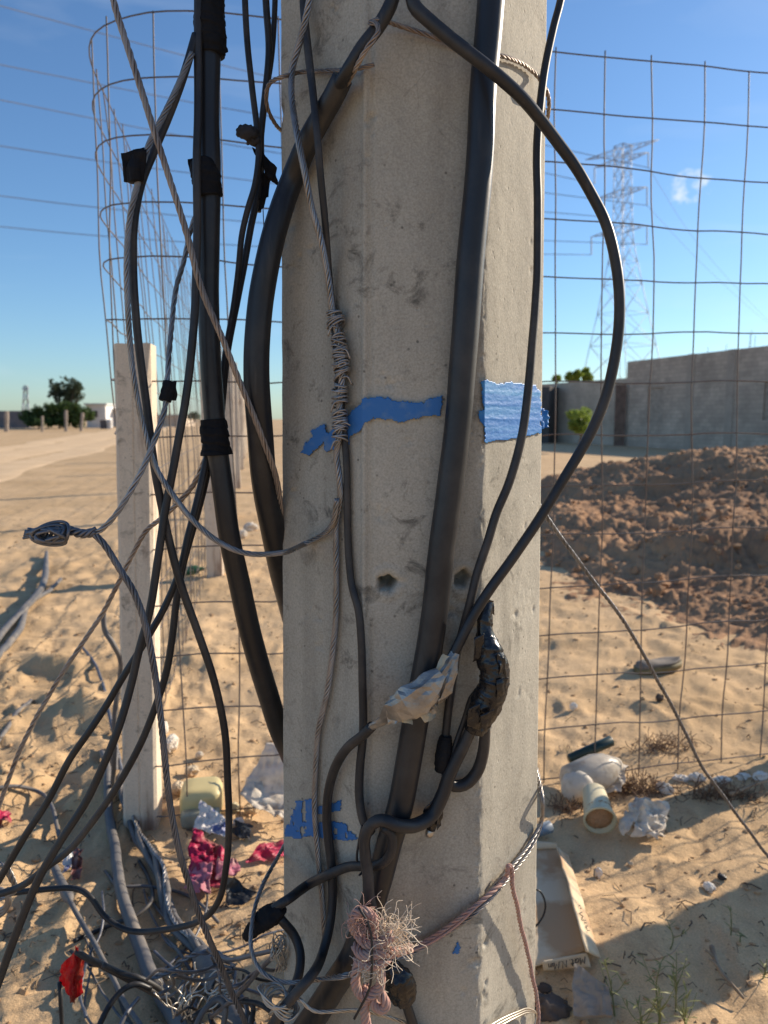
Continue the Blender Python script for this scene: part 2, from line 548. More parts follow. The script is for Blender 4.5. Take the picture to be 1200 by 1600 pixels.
def shaft():
    segs = []
    for i in range(8):
        a, b = PV[i], PV[(i + 1) % 8]
        n = 64 if i < 3 else 4
        for k in range(n):
            segs.append((i, k / n, a + (b - a) * k / n))
    P = np.array([s[2] for s in segs]); fi = np.array([s[0] for s in segs]); ft = np.array([s[1] for s in segs])
    zs = np.concatenate([[-.25, 0, .15], np.arange(.28, 1.85, .0024), [1.95, 2.2, 3, 4.2, 5.6, 6.6]])
    nrm = []
    for i in range(8):
        d = PV[(i + 1) % 8] - PV[i]
        nn = np.array([d[1], -d[0]]); nn /= np.linalg.norm(nn)
        if np.dot(nn, PV[i] - PC) < 0: nn = -nn
        nrm.append(nn)
    nrm = np.array(nrm)
    N = nrm[fi].copy()
    st = ft == 0
    for j in np.where(st)[0]:
        v = nrm[fi[j]] + nrm[fi[j] - 1]
        N[j] = v / np.linalg.norm(v)
    s = pscale(zs)[:, None, None]
    XY = PC + (P - PC)[None] * s
    G = np.concatenate([XY, np.broadcast_to(zs[:, None, None], XY.shape[:2] + (1,))], -1)
    # displacement along the face normal
    u = np.r_[0, np.cumsum(np.linalg.norm(np.diff(P, axis=0), axis=1))][None, :]
    zz = zs[:, None]
    vis = (fi < 3)[None, :].astype(float)
    uS = np.linalg.norm(PV[1] - PV[0]); uE = uS + np.linalg.norm(PV[2] - PV[1])
    q = np.stack(np.broadcast_arrays(u * 1.0, zz, 0 * zz), -1)
    d = .0004 * fbm(q * 28, 3, 1) * vis
    bead = np.exp(-((u - uS) / .0026) ** 2)
    d = d + bead * (.0026 + .0016 * vn(q * np.array([10, 9, 1]), 6)) * vis - .0026 * np.exp(-((u - uS - .007) / .0025) ** 2) * vis
    chip = np.clip(ridge(q * np.array([60, 75, 1]), 3, 9) - .1, 0, 1)
    d = d - (.0006 + .0032 * chip) * np.exp(-((u - uE) / .0042) ** 2) * vis
    pit = np.clip(fbm(q * 55, 2, 12) - .55, 0, 1) * sstep(.1, .35, fbm(q * 6, 2, 14))
    d = d - .012 * pit * vis
    def xy_of(px, py):
        return on(px, py)
    for (px, py, rad, dep, cr) in ((605, 911, .0095, .042, .0020), (722, 905, .0095, .028, .0014)):
        c = xy_of(px, py)
        dist = np.linalg.norm(G - c, axis=-1)
        ang = np.arctan2(G[..., 2] - c[2], G[..., 0] - c[0])
        rr = rad * (1 + .14 * np.sin(ang * 2 + px) + .10 * np.sin(ang * 5 + 1))
        d = d - dep * sstep(1.1, .55, dist / rr) + .0016 * np.exp(-((dist - rad * 1.7) / (rad * .5)) ** 2)
        d = d - cr * np.exp(-(dist / (rad * 2.4)) ** 2)
    for (px, py, sx, sy, dep) in ((606, 598, .011, .006, .003), (597, 803, .008, .007, .003), (595, 590, .006, .004, .002), (455, 765, .008, .010, .002), (640, 690, .006, .004, .0015), (672, 905, .004, .004, .002), (825, 1090, .01, .014, .0008), (818, 935, .02, .03, .0006)):
        c = xy_of(px, py)
        w = np.exp(-((G[..., 0] - c[0]) / sx) ** 2 - ((G[..., 2] - c[2]) / sy) ** 2)
        d = d - dep * w * np.clip(.55 + 1.2 * fbm(q * 180, 2, 23), 0, 1.6)
    G[..., :2] += N[None] * d[..., None]
    m = G.shape[1]
    idx = np.arange(G.shape[0] * m).reshape(G.shape[0], m)
    nx = np.roll(idx, -1, 1)
    qd = np.stack([idx[:-1], nx[:-1], nx[1:], idx[1:]], -1).reshape(-1, 4).tolist()
    mb = MB(); mb.add(G.reshape(-1, 3), qd + [tuple(idx[-1]), tuple(idx[0][::-1])])
    return mb

M_CONC = concrete_mat('pole_concrete', (.405, .37, .30), (.24, .217, .175), (.50, .457, .37))
pole = empty('utility_pole', (PC[0], PC[1], 0), 'big grey concrete utility pole in the centre with flaking blue paint bands', 'utility pole')
sh = shaft().build('shaft', M_CONC, pole)
bpy.context.view_layer.update()
for p_ in sh.data.polygons: pass

def inpoly(x, y, poly):
    c = np.zeros_like(x, bool)
    n = len(poly)
    for i in range(n):
        x1, y1 = poly[i]; x2, y2 = poly[(i + 1) % n]
        cond = ((y1 > y) != (y2 > y)) & (x < (x2 - x1) * (y - y1) / (y2 - y1 + 1e-9) + x1)
        c ^= cond
    return c

def film(name, polys, mat, off, cell=1.6, ragged=2.5, holes=0.0, seed=0, th=0.0, wr=None, thick=.0004):
    poly = np.array(polys)
    x0, y0 = poly.min(0) - 4; x1, y1 = poly.max(0) + 4
    xs = np.arange(x0, x1, cell); ys = np.arange(y0, y1, cell)
    gx, gy = np.meshgrid(xs, ys, indexing='ij')
    cx, cy = gx[:-1, :-1] + cell / 2, gy[:-1, :-1] + cell / 2
    q = np.stack([cx, cy, cx * 0 + seed], -1)
    wx = cx + ragged * fbm(q * .13, 3, seed); wy = cy + ragged * fbm(q * .13 + 31, 3, seed + 2)
    m = inpoly(wx, wy, polys)
    if holes:
        m &= ~(fbm(q * np.array([.12, .05, 1]), 4, seed + 5) > holes)
    used = {}
    V, Fc = [], []
    def vid(i, j):
        if (i, j) not in used:
            w = wr(gx[i, j], gy[i, j]) if wr else 0
            V.append((gx[i, j], gy[i, j], off + w)); used[(i, j)] = len(V) - 1
        return used[(i, j)]
    for i, j in zip(*np.where(m)):
        Fc.append((vid(i, j), vid(i, j + 1), vid(i + 1, j + 1), vid(i + 1, j)))
    from collections import Counter
    ec = Counter()
    for f in Fc:
        for k in range(4): ec[(f[k], f[(k + 1) % 4])] += 1
    top = [on(a, b, c) for a, b, c in V]
    bot = [on(a, b, c - thick) for a, b, c in V]
    n = len(V)
    F2 = list(Fc) + [tuple(k + n for k in f[::-1]) for f in Fc]
    for (a, b) in list(ec):
        if (b, a) not in ec: F2.append((b, a, a + n, b + n))
    mb = MB(); mb.add(np.array(top + bot), F2)
    return mb

M_BLUE = M('blue_paint', (.04, .165, .43), .6, vs=55, col2=(.11, .215, .40), mixlo=.5, mixhi=.68, bump=.4, bs=160, spec=.35)
def tape_mat():
    t = NT('blue_tape')
    w = t.ramp(t.noise(30, 4, .6, vec=t.mapping((.08, .08, 2.0))), [(.46, 0.0), (.60, .75)])
    c = t.mix(w, (.015, .165, .50), (.06, .28, .56))
    t.bump(t.noise(120, 5, vec=t.mapping((1, 1, 1.6))), .5, .0015)
    return t.set(Base_Color=c, Roughness=.5, Specular_IOR_Level=.4)
M_TAPE_B = tape_mat()
P1 = [(470, 709), (476, 692), (488, 684), (486, 673), (507, 660), (510, 678), (522, 668), (533, 668), (545, 646), (556, 634), (572, 622), (590, 619), (612, 624), (640, 629), (662, 628), (676, 621), (691, 619), (690, 648), (668, 651), (645, 653), (622, 661), (608, 655), (585, 655), (584, 652), (568, 664), (560, 678), (546, 682), (545, 694), (532, 690), (523, 702), (510, 706), (505, 692), (494, 700), (482, 711)]
film('p', P1, M_BLUE, .0034, seed=3, ragged=4, thick=.003).build('blue_paint', M_BLUE, pole)
P2 = [(446, 1288), (454, 1290), (458, 1252), (490, 1250), (491, 1262), (519, 1257), (533, 1249), (534, 1264), (515, 1270), (492, 1272), (494, 1288), (518, 1285), (540, 1286), (543, 1300), (559, 1304), (557, 1313), (520, 1312), (490, 1308), (446, 1309)]
film('p', P2, M_BLUE, .0012, seed=9, ragged=4, holes=.34).build('blue_paint', M_BLUE, pole)
P3 = [(706, 1488), (712, 1474), (719, 1482), (715, 1490)]
film('p', P3, M_BLUE, .0011, seed=19, ragged=9, holes=.1).build('blue_paint', M_BLUE, pole)
def wr(x, y):
    q = np.array([[x * .02, y * .12, 0]])
    return .0003 * max(0, float(ridge(q, 3, 4)[0])) + .10 * (.0022 * math.exp(-((y - 632) / 3.0) ** 2) + .002 * math.exp(-((y - 655 - (x - 800) * .06) / 3.0) ** 2) + .0015 * math.exp(-((y - 612) / 2.0) ** 2))
P4 = [(752, 598), (757, 594), (780, 598), (800, 597), (838, 603), (844, 610), (846, 676), (830, 681), (800, 686), (757, 691), (757, 668), (748, 655), (748, 643), (756, 640)]
film('p', P4, M_TAPE_B, .0022, seed=23, ragged=3, cell=1.4, wr=wr).build('blue_tape', M_TAPE_B, pole)
mb = MB()
a = at(843, 634, .972)
sheet(mb, [at(842, 636, .975), at(858, 640, .985), at(859, 666, .985), at(845, 672, .975)], 10, 12, .006, 70, 3, .0008, .002)
mb.build('blue_tape', M_TAPE_B, pole)

# ------------------------------------------------------------------ mesh fence with posts
fence = empty('wire_mesh_fence', (-.68, 2.03, 0), 'tall rusty wire mesh fence turning a corner at a white concrete post', 'fence')
SP = .1524
def plan(z):
    f = float(np.clip((z - .9) / 1.0, 0, 1.3))
    Rr = .10 + .22 * f
    o = .062 * f
    A = np.array([-.712 - o, 2.03 - .02])
    d1 = np.array([1, .22]); d1 /= np.linalg.norm(d1)
    d2 = np.array([-.168, 1]); d2 /= np.linalg.norm(d2)
    ang = math.acos(np.dot(d1, d2))
    tl = Rr / math.tan(ang / 2)
    p1 = A + d1 * tl; p2 = A + d2 * tl
    arc = []
    for t in np.linspace(0, 1, 13):
        b = (1 - t) ** 2 * p1 + 2 * t * (1 - t) * A + t * t * p2
        arc.append(b)
    arc = np.array(arc)
    return arc, d1, d2
def fpath(z):
    """plan polyline from the right end to the far left end, with arclength measured from the corner"""
    arc, d1, d2 = plan(z)
    right = [arc[0] + d1 * s for s in np.arange(3.3, 0, -.155)]
    left = [arc[-1] + d2 * s for s in np.concatenate([np.arange(.15, 3, .155), np.arange(3, 26, .4)])]
    P = np.vstack([right, arc, left])
    d = np.r_[0, np.cumsum(np.linalg.norm(np.diff(P, axis=0), axis=1))]
    k = len(right) + 6
    return P, d - d[k]
def fpt(s, z):
    P, d = fpath(z)
    x = np.interp(s, d, P[:, 0]); y = np.interp(s, d, P[:, 1])
    return x, y
M_WIRE = M('fence_wire', (.16, .145, .135), .6, .55, var=.5, vs=9, col2=(.16, .115, .09))
mb = MB()
NROW = 15
rowz = [.035 + k * SP for k in range(NROW)]
for k, z in enumerate(rowz):
    P, d = fpath(z)
    S = np.concatenate([np.arange(d[0], 1.2, .05), np.arange(1.2, d[-1], .25)])
    x = np.interp(S, d, P[:, 0]); y = np.interp(S, d, P[:, 1])
    q = np.stack([S * 1.6, 0 * S + k * 3.1, 0 * S], -1)
    q2 = np.stack([S * 5.5, 0 * S + k * 3.1, 0 * S], -1)
    zz = z + .010 * vn(q, 3) + .004 * vn(q2, 8) + np.interp(S, [-3, 0, 5], [.0, 0, .03])
    gz = hgt(x, y)
    zz = np.maximum(zz, gz * .8 + .01) if k == 0 else zz + gz * .5 * (1 - k / NROW)
    zz += np.clip(-y * 0, 0, 0) + .0085 * np.clip(y - 8, 0, 60)
    tube(mb, np.stack([x, y + .008 * vn(q + 9, 4), zz], -1), 0.0021, 5)
fr = mb
for j in range(-21, 160):
    s = .018 + j * .155
    P_, d_ = fpath(1.5)
    if s < d_[0] or s > d_[-1]: continue
    pts = []
    tip = .014 + .012 * vn(np.array([[j * 1.7, 0, 0]]), 2)[0]
    zs_ = np.concatenate([np.linspace(-.06, rowz[-1], 30), [rowz[-1] + tip]]) if s < 4 else np.array([-.05, .5, 1.0, 1.5, 2.0, rowz[-1] + tip])
    for z in zs_:
        x, y = fpt(s, z)
        wob = .012 * vn(np.array([[j * 2.3, z * 1.4, 0]]), 6)[0] + .004 * vn(np.array([[j * 2.3, z * 5, 0]]), 7)[0]
        pts.append((x + wob, y, z + .0085 * max(0, y - 8)))
    tube(fr, np.array(pts), 0.0021, 5 if s < 4 else 4)
fr.build('wire_mesh', M_WIRE, fence)
mb = MB()
# loose tie wires round the corner post are part of the mesh
M_POST = concrete_mat('post_concrete', (.70, .57, .43), (.42, .33, .24), (.76, .64, .49), 1.0, ((.20, .10, .06), 0))
def post(x, y, w, h, rz, lean=(0, 0)):
    m = MB()
    zs = np.concatenate([[-.2], np.linspace(0, h, 26)])
    rows = []
    b = .008
    hw = w / 2
    prof = np.array([[hw - b, -hw], [hw, -hw + b], [hw, hw - b], [hw - b, hw], [-hw + b, hw], [-hw, hw - b], [-hw, -hw + b], [-hw + b, -hw], [-.004, -hw], [0, -hw + .003], [.004, -hw]])
    ca, sa = math.cos(rz), math.sin(rz)
    for z in zs:
        nse = .0025 * vn(np.c_[prof * 30, np.full(len(prof), z * 9)], 4)
        p = prof * (1 + nse[:, None] * 6)
        p = p @ np.array([[ca, sa], [-sa, ca]]) + np.array([x + lean[0] * z, y + lean[1] * z])
        rows.append(np.c_[p, np.full(len(p), z + H(x, y))])
    g = np.array(rows)
    g[-1, :, 2] += .006 * vn(g[-1] * 40, 2)
    n = g.shape[1]
    idx = np.arange(len(zs) * n).reshape(len(zs), n); nx = np.roll(idx, -1, 1)
    f = np.stack([idx[:-1], nx[:-1], nx[1:], idx[1:]], -1).reshape(-1, 4).tolist() + [tuple(idx[-1])]
    return m.add(g.reshape(-1, 3), f)
post(-.685, 2.065, .092, 1.338, .11, (.022, 0)).build('fence_post', M_POST, fence, smooth=False)
dpost = 3.54
for k in range(1, 7):
    x, y = -.685 - .168 * dpost * k + .03, 2.06 + dpost * k
    post(x, y, .115, (1.55, 1.75, 2.05, 1.5, 1.8, 1.6)[k - 1], .15 * k, (.01 * (-1) ** k, 0)).build('fence_post', M_POST, fence, smooth=False)
post(1.62, 2.56, .1, 1.5, .2).build('fence_post', M_POST, fence, smooth=False)

# ------------------------------------------------------------------ unseen stump, added to throw the broad shadow at lower right
mb = MB()
z = np.array([-.2, 0, .3, .6, .9, .93])
tube(mb, np.stack([2.185 + 0 * z, 2.435 + 0 * z, z], -1), np.array([.108, .108, .107, .106, .105, .096]), 8)
mb.build('shadow_caster_stump', M_CONC, smooth=False, label='unseen stump added outside the right edge to cast the broad shadow', cat='stump')

# ------------------------------------------------------------------ block buildings on the right
def block_mat(name, a, b, mort, sx=.40, sz=.20, paint=None):
    t = NT(name)
    geo = t.n('ShaderNodeTexCoord').outputs['UV']
    br = t.n('ShaderNodeTexBrick', _Scale=1.0, offset=.5)
    br.inputs['Brick Width'].default_value = sx; br.inputs['Row Height'].default_value = sz
    br.inputs['Mortar Size'].default_value = .009
    br.inputs['Color1'].default_value = (*a, 1); br.inputs['Color2'].default_value = (*b, 1); br.inputs['Mortar'].default_value = (*mort, 1)
    t.l(geo, br.inputs['Vector'])
    n = t.ramp(t.noise(.8, 6, .65), [(.35, .78), (.7, 1.15)])
    c = t.mix(1.0, br.outputs[0], n, 'MULTIPLY')
    st = t.ramp(t.noise(1.2, 5, .6, vec=t.mapping((1, 1, .3))), [(.5, 0.0), (.65, .35)])
    c = t.mix(st, c, tuple(k * .62 for k in a))
    t.bump(br.outputs['Fac'], -.5, .006)
    return t.set(Base_Color=c, Roughness=.92, Specular_IOR_Level=.2)

M_BLOCK = block_mat('block_wall', (.60, .46, .345), (.48, .365, .28), (.36, .275, .215))
M_BLOCK2 = block_mat('block_wall_pale', (.56, .44, .33), (.50, .395, .30), (.62, .49, .37))
M_COLM = concrete_mat('column_concrete', (.42, .325, .25), (.32, .245, .19), (.5, .39, .30), .3)
M_BOARD = M('boarding', (.45, .345, .26), .8, var=.3, vs=6)

def wallseg(mb, a, b, z0, z1, th, uvs):
    """vertical slab between plan points a,b; remembers metric UVs"""
    a = np.asarray(a, float); b = np.asarray(b, float)
    d = b - a; L = np.linalg.norm(d); d /= L
    n = np.array([d[1], -d[0]])
    P = [a, b, b - n * th, a - n * th]
    v = [[*p, z] for z in (z0, z1) for p in P]
    f = [(0, 1, 5, 4), (1, 2, 6, 5), (2, 3, 7, 6), (3, 0, 4, 7), (4, 5, 6, 7), (3, 2, 1, 0)]
    mb.add(v, f)

def metric_uv(o, d):
    me = o.data
    uv = me.uv_layers.new(name='metric')
    d = np.asarray(d, float)
    for lp in me.loops:
        co = me.vertices[lp.vertex_index].co
        n = abs(co.x * d[0] + co.y * d[1])
        uv.data[lp.index].uv = (co.x * d[0] + co.y * d[1] + co.x * d[1] * .5 - co.y * d[0] * .5, co.z)
W0 = np.array([13.1, 42.0]); W1 = np.array([16.25, 32.5])
dW = (W1 - W0) / np.linalg.norm(W1 - W0); nW = np.array([-dW[1], dW[0]]) * -1
if nW[0] > 0: nW = -nW
LW = 22.0
def onwall(px):
    k = (px - 600) / F * 1.005
    # x = k*y on the wall line
    t = (k * W0[1] - W0[0]) / (dW[0] - k * dW[1])
    return t
bh = empty('block_wall', (*W0, H(*W0)), 'long tall grey cinder block wall rising to the right edge behind the earth heap', 'wall')
ztop = 1.15 + 3.07; zb = -.6
opens = [(onwall(1006), onwall(1030), .95, 2.75), (onwall(1184), onwall(1216), 1.1, 2.7)]
mb = MB()
t0 = 0
W = lambda t: W0 + dW * t
for (a, b, z0, z1) in opens:
    wallseg(mb, W(t0), W(a), zb, ztop, .15, 0)
    wallseg(mb, W(a), W(b), zb, z0, .15, 0)
    wallseg(mb, W(a), W(b), z1, ztop, .15, 0)
    t0 = b
wallseg(mb, W(t0), W(LW), zb, ztop, .15, 0)
o = mb.build('wall', M_BLOCK, bh, smooth=False); metric_uv(o, dW)
for (a, b, z0, z1) in opens:
    mb = MB(); off = np.array([-dW[1], dW[0]]) * .08
    wallseg(mb, W(a) + off, W(b) + off, z0, z1, .03, 0)
    mb.build('window', M_BOARD, bh, smooth=False)
for px in (1070, 1132):
    t = onwall(px)
    mb = MB(); off = np.array([dW[1], -dW[0]]) * .035
    wallseg(mb, W(t - .24) + off, W(t + .24) + off, zb, ztop + .02, .185, 0)
    mb.build('column', M_COLM, bh, smooth=False)
M_REBAR = M('rebar_rust', (.16, .10, .07), .8)
for px, hh in ((1155, .6), (1157, .75), (1163, .5), (1120, .3), (1092, .25)):
    t = onwall(px); p = W(t) - np.array([dW[1], -dW[0]]) * .08
    mb = MB(); bar(mb, [*p, ztop - .1], [p[0] + .02, p[1], ztop + hh], .012)
    mb.build('rebar', M_REBAR, bh)

L0 = np.array([13.2, 42.02]); L1 = np.array([9.0, 51.9])
dL = (L1 - L0) / np.linalg.norm(L1 - L0)
lw = empty('block_boundary_wall', (*L1, 0), 'lower pale block wall running back from the tall one', 'wall')
mb = MB(); wallseg(mb, L1, L0 + (L0 - L1) * .0, -.6, 3.36, .15, 0)
o = mb.build('wall', M_BLOCK2, lw, smooth=False); metric_uv(o, dL)
mb = MB(); wallseg(mb, at(962, 600, 41.9)[:2], at(979, 600, 41.7)[:2], -.6, 3.0, .05, 0)
mb.build('gate', M('rusty_gate', (.22, .13, .09), .8, var=.4, vs=4), lw, smooth=False)
# dark shed edge beside the pole
mb = MB()
a = at(836, 600, 47); b = at(859, 600, 46.5)
wallseg(mb, a[:2], b[:2], -.6, at(850, 604, 46.5)[2], 2, 0)
o = mb.build('shed', M('shed_dark', (.10, .085, .075), .9, var=.3, vs=3), smooth=False, label='dark narrow shed end against the pole edge beside the pale block wall', cat='shed')

# ------------------------------------------------------------------ trees and bushes
M_LEAF1 = leafmat('leaf_bright', (.24, .30, .05), (.16, .23, .04), .5)
M_LEAF2 = leafmat('leaf_dark', (.085, .135, .035), (.055, .09, .028), .35)
M_LEAF3 = leafmat('leaf_grey', (.085, .11, .06), (.06, .08, .045), .3)
M_BARK = M('bark', (.13, .095, .07), .9, var=.4, vs=8)

def leaves(mb, clumps, n, size, seed):
    r = np.random.default_rng(seed)
    w = np.array([c[1] ** 2 for c in clumps]); w = w / w.sum()
    ci = r.choice(len(clumps), n, p=w)
    cen = np.array([c[0] for c in clumps])[ci]; rad = np.array([c[1] for c in clumps])[ci]
    d = r.normal(size=(n, 3)); d /= np.linalg.norm(d, axis=1)[:, None]
    rr = r.random(n) ** .45
    p = cen + d * (rad * rr)[:, None] * np.array([1, 1, .85])
    keep = fbm(p * (1.6 / np.mean(rad)), 2, seed) > -.22
    p = p[keep]; n = len(p)
    u = r.normal(size=(n, 3)); u /= np.linalg.norm(u, axis=1)[:, None]
    v = np.cross(u, r.normal(size=(n, 3))); v /= np.linalg.norm(v, axis=1)[:, None]
    s = size * (.6 + .8 * r.random(n))[:, None]
    V = np.stack([p - u * s, p + v * s * .45, p + u * s, p - v * s * .45], 1).reshape(-1, 3)
    mb.add(V, np.arange(4 * n).reshape(n, 4).tolist())

def tree(name, label, cat, base, clumps, n, size, mat, trunk_r, seed, group=None):
    base = np.asarray(base, float)
    e = empty(name, base, label, cat, group)
    mb = MB()
    cl = [(base + np.array(c), r) for c, r in clumps]
    top = np.mean([c for c, _ in cl], 0)
    tube(mb, catmull([base - [0, 0, .1], base + (top - base) * .35 + [.05, 0, 0], base + (top - base) * .7], 6), np.linspace(trunk_r, trunk_r * .5, 13), 7)
    for c, r in cl:
        tube(mb, catmull([base + (top - base) * .3, base * .4 + c * .6 + np.array([0, 0, -.1]) * r, c], 5), np.linspace(trunk_r * .45, trunk_r * .12, 11), 5)
    mb.build('trunk', M_BARK, e)
    mb = MB(); leaves(mb, cl, n, size, seed)
    mb.build('crown', mat, e, smooth=False)
    return e

def cl(pxs, Y, base, rscale=1.0):
    out = []
    for (px, py, r) in pxs:
        p = at(px, py, Y + RNG.uniform(-.6, .6))
        out.append((p - base, r * Y / F * rscale))
    return out
b = at(906, 690, 26.5)
tree('bush', 'bright green sunlit bush in front of the pale block wall', 'bush', b, cl([(906, 655, 17), (895, 648, 10), (915, 645, 11), (908, 668, 14), (899, 664, 12), (918, 660, 10)], 26.5, b), 3200, .055, M_LEAF1, .05, 3)
b = at(903, 640, 58)
tree('tree', 'light green treetop showing over the low pale block wall', 'tree', b, cl([(890, 588, 8), (903, 584, 8), (915, 580, 7), (918, 590, 9), (897, 593, 9), (870, 592, 7)], 58, b), 2200, .15, M_LEAF1, .08, 4)
YL = 60
b = at(103, 668, YL)
tree('tree', 'grey green tree standing tall behind the dark roadside hedge', 'tree', b, cl([(103, 612, 19), (88, 604, 11), (116, 604, 12), (100, 597, 10), (122, 618, 11), (86, 618, 11), (105, 628, 18), (126, 608, 6), (112, 594, 6), (82, 596, 5)], YL, b), 3600, .13, M_LEAF3, .16, 5)
b = at(92, 669, YL - 2)
hd = [(40 + 9 * k, 650 + 4 * math.sin(k * 1.7), 11 + 3 * math.sin(k * 2.3)) for k in range(12)] + [(60, 640, 10), (80, 638, 12), (100, 637, 13), (118, 638, 11), (134, 643, 10), (50, 658, 10), (75, 660, 10), (98, 658, 12), (122, 660, 11)]
tree('hedge', 'dark green straggling hedge along the far side of the track', 'hedge', b, cl(hd, YL - 2, b), 7500, .14, M_LEAF2, .08, 6)
for (px, py, Y, r, lab) in ((303, 649, 70, 7, 'small dark round tree far off between the hanging cables'), (60, 660, 56, 7, 'low scrubby shrub at the foot of the far grey wall')):
    b = at(px, py + 9, Y)
    tree('shrub', lab, 'shrub', b, cl([(px, py, r), (px - 5, py + 2, r * .7), (px + 5, py + 2, r * .7)], Y, b), 900, .12, M_LEAF2, .06, int(px))

# ------------------------------------------------------------------ far buildings on the left
def house(name, label, cat, px0, px1, pyt, pyb, Y, dep, wallc, roofc=None, group=None, roof_over=.15, win=()):
    a = at(px0, pyb, Y); b_ = at(px1, pyb, Y); zt = at(px0, pyt, Y)[2]
    e = empty(name, ((a[0] + b_[0]) / 2, Y + dep / 2, a[2]), label, cat, group)
    mb = MB(); box(mb, ((a[0] + b_[0]) / 2, Y + dep / 2, (zt + a[2] - .5) / 2), b_[0] - a[0], dep, zt - a[2] + .5)
    mb.build('wall', wallc, e, smooth=False)
    if roofc:
        mb = MB(); box(mb, ((a[0] + b_[0]) / 2, Y + dep / 2, zt + .07), b_[0] - a[0] + 2 * roof_over, dep + 2 * roof_over, .14)
        mb.build('roof', roofc, e, smooth=False)
    for (w0, w1, y0, y1, mm) in win:
        q0 = at(w0, y1, Y - .03); q1 = at(w1, y0, Y - .03)
        mb = MB(); box(mb, ((q0[0] + q1[0]) / 2, Y - .02, (q0[2] + q1[2]) / 2), q1[0] - q0[0], .06, q1[2] - q0[2])
        mb.build('door' if y1 - y0 > 20 else 'window', mm, e, smooth=False)
    return e
M_WHITE = M('white_render', (.78, .76, .73), .8, var=.1, vs=2)
M_TAN = M('tan_render', (.55, .44, .33), .85, var=.15, vs=2)
M_GREYW = M('grey_wall', (.17, .16, .165), .9, var=.25, vs=2)
M_DARKW = M('dark_wall', (.10, .09, .09), .9, var=.25, vs=2)
M_SHEET = M('roof_sheet', (.42, .39, .36), .6, var=.2, vs=2)
house('white_building', 'small white flat roofed building beside the dark hedge', 'building', 136, 166, 633, 668, 62, 5, M_WHITE, M('white_roof', (.7, .68, .65), .8), win=((147, 152, 642, 652, M_DARKW),))
house('shed', 'low dark shed with a pale sheet roof right of the white building', 'shed', 166, 196, 641, 667, 64, 5, M_DARKW, M_SHEET, roof_over=.4)
house('boundary_wall', 'long dark grey wall at the far left beyond the track', 'wall', -60, 46, 642, 669, 63, .4, M_GREYW)
house('tan_building', 'low tan building far off seen through the mesh behind the corner post', 'building', 240, 281, 650, 664, 75, 6, M_TAN, M_SHEET)
mb = MB(); c = gp(162, 669); c = at(162, 669, 57); box(mb, c + [0, 0, .25], .42, .45, .6, .2, .03)
box(mb, c + [0, 0, .57], .46, .49, .05, .2, .03)
mb.build('crate', M_DARKW, smooth=False, label='dark square crate in front of the white building', cat='crate')
mb = MB(); c = at(171, 669, 57); zz_ = np.array([-.05, 0, .03, .3, .34, .6, .63]); tube(mb, np.stack([c[0] + 0 * zz_, c[1] + 0 * zz_, c[2] + zz_], -1), np.array([.2, .21, .2, .2, .215, .205, .18]), 14)
mb.build('drum', M('drum_pale', (.55, .52, .48), .6, var=.2, vs=6), label='pale drum standing right of the dark crate', cat='drum')
M_WOODP = M('post_wood', (.33, .27, .22), .9, var=.3, vs=6)
for i, (px, pt, pb, w, lab) in enumerate(((10, 642, 672, 7, 'thick pale post by the dark grey wall, leftmost of the posts across the track'), (66, 650, 671, 4, 'short thin post before the left half of the hedge'), (103, 641, 671, 5, 'tall grey post before the middle of the hedge'), (127, 645, 669, 5, 'leaning post before the right end of the hedge'))):
    a = at(px, pb, 52); t = at(px + (2 if i == 3 else 0), pt, 52)
    mb = MB(); r_ = w * 52 / F / 2
    zq = np.linspace(-.3, 1, 6)[:, None]
    tube(mb, a + (t - a) * zq, r_ * (1 + .06 * np.sin(np.arange(6) * 2.1)), 7)
    mb.build('wooden_post', M_WOODP, smooth=False, label=lab, cat='post', group='posts across the track')

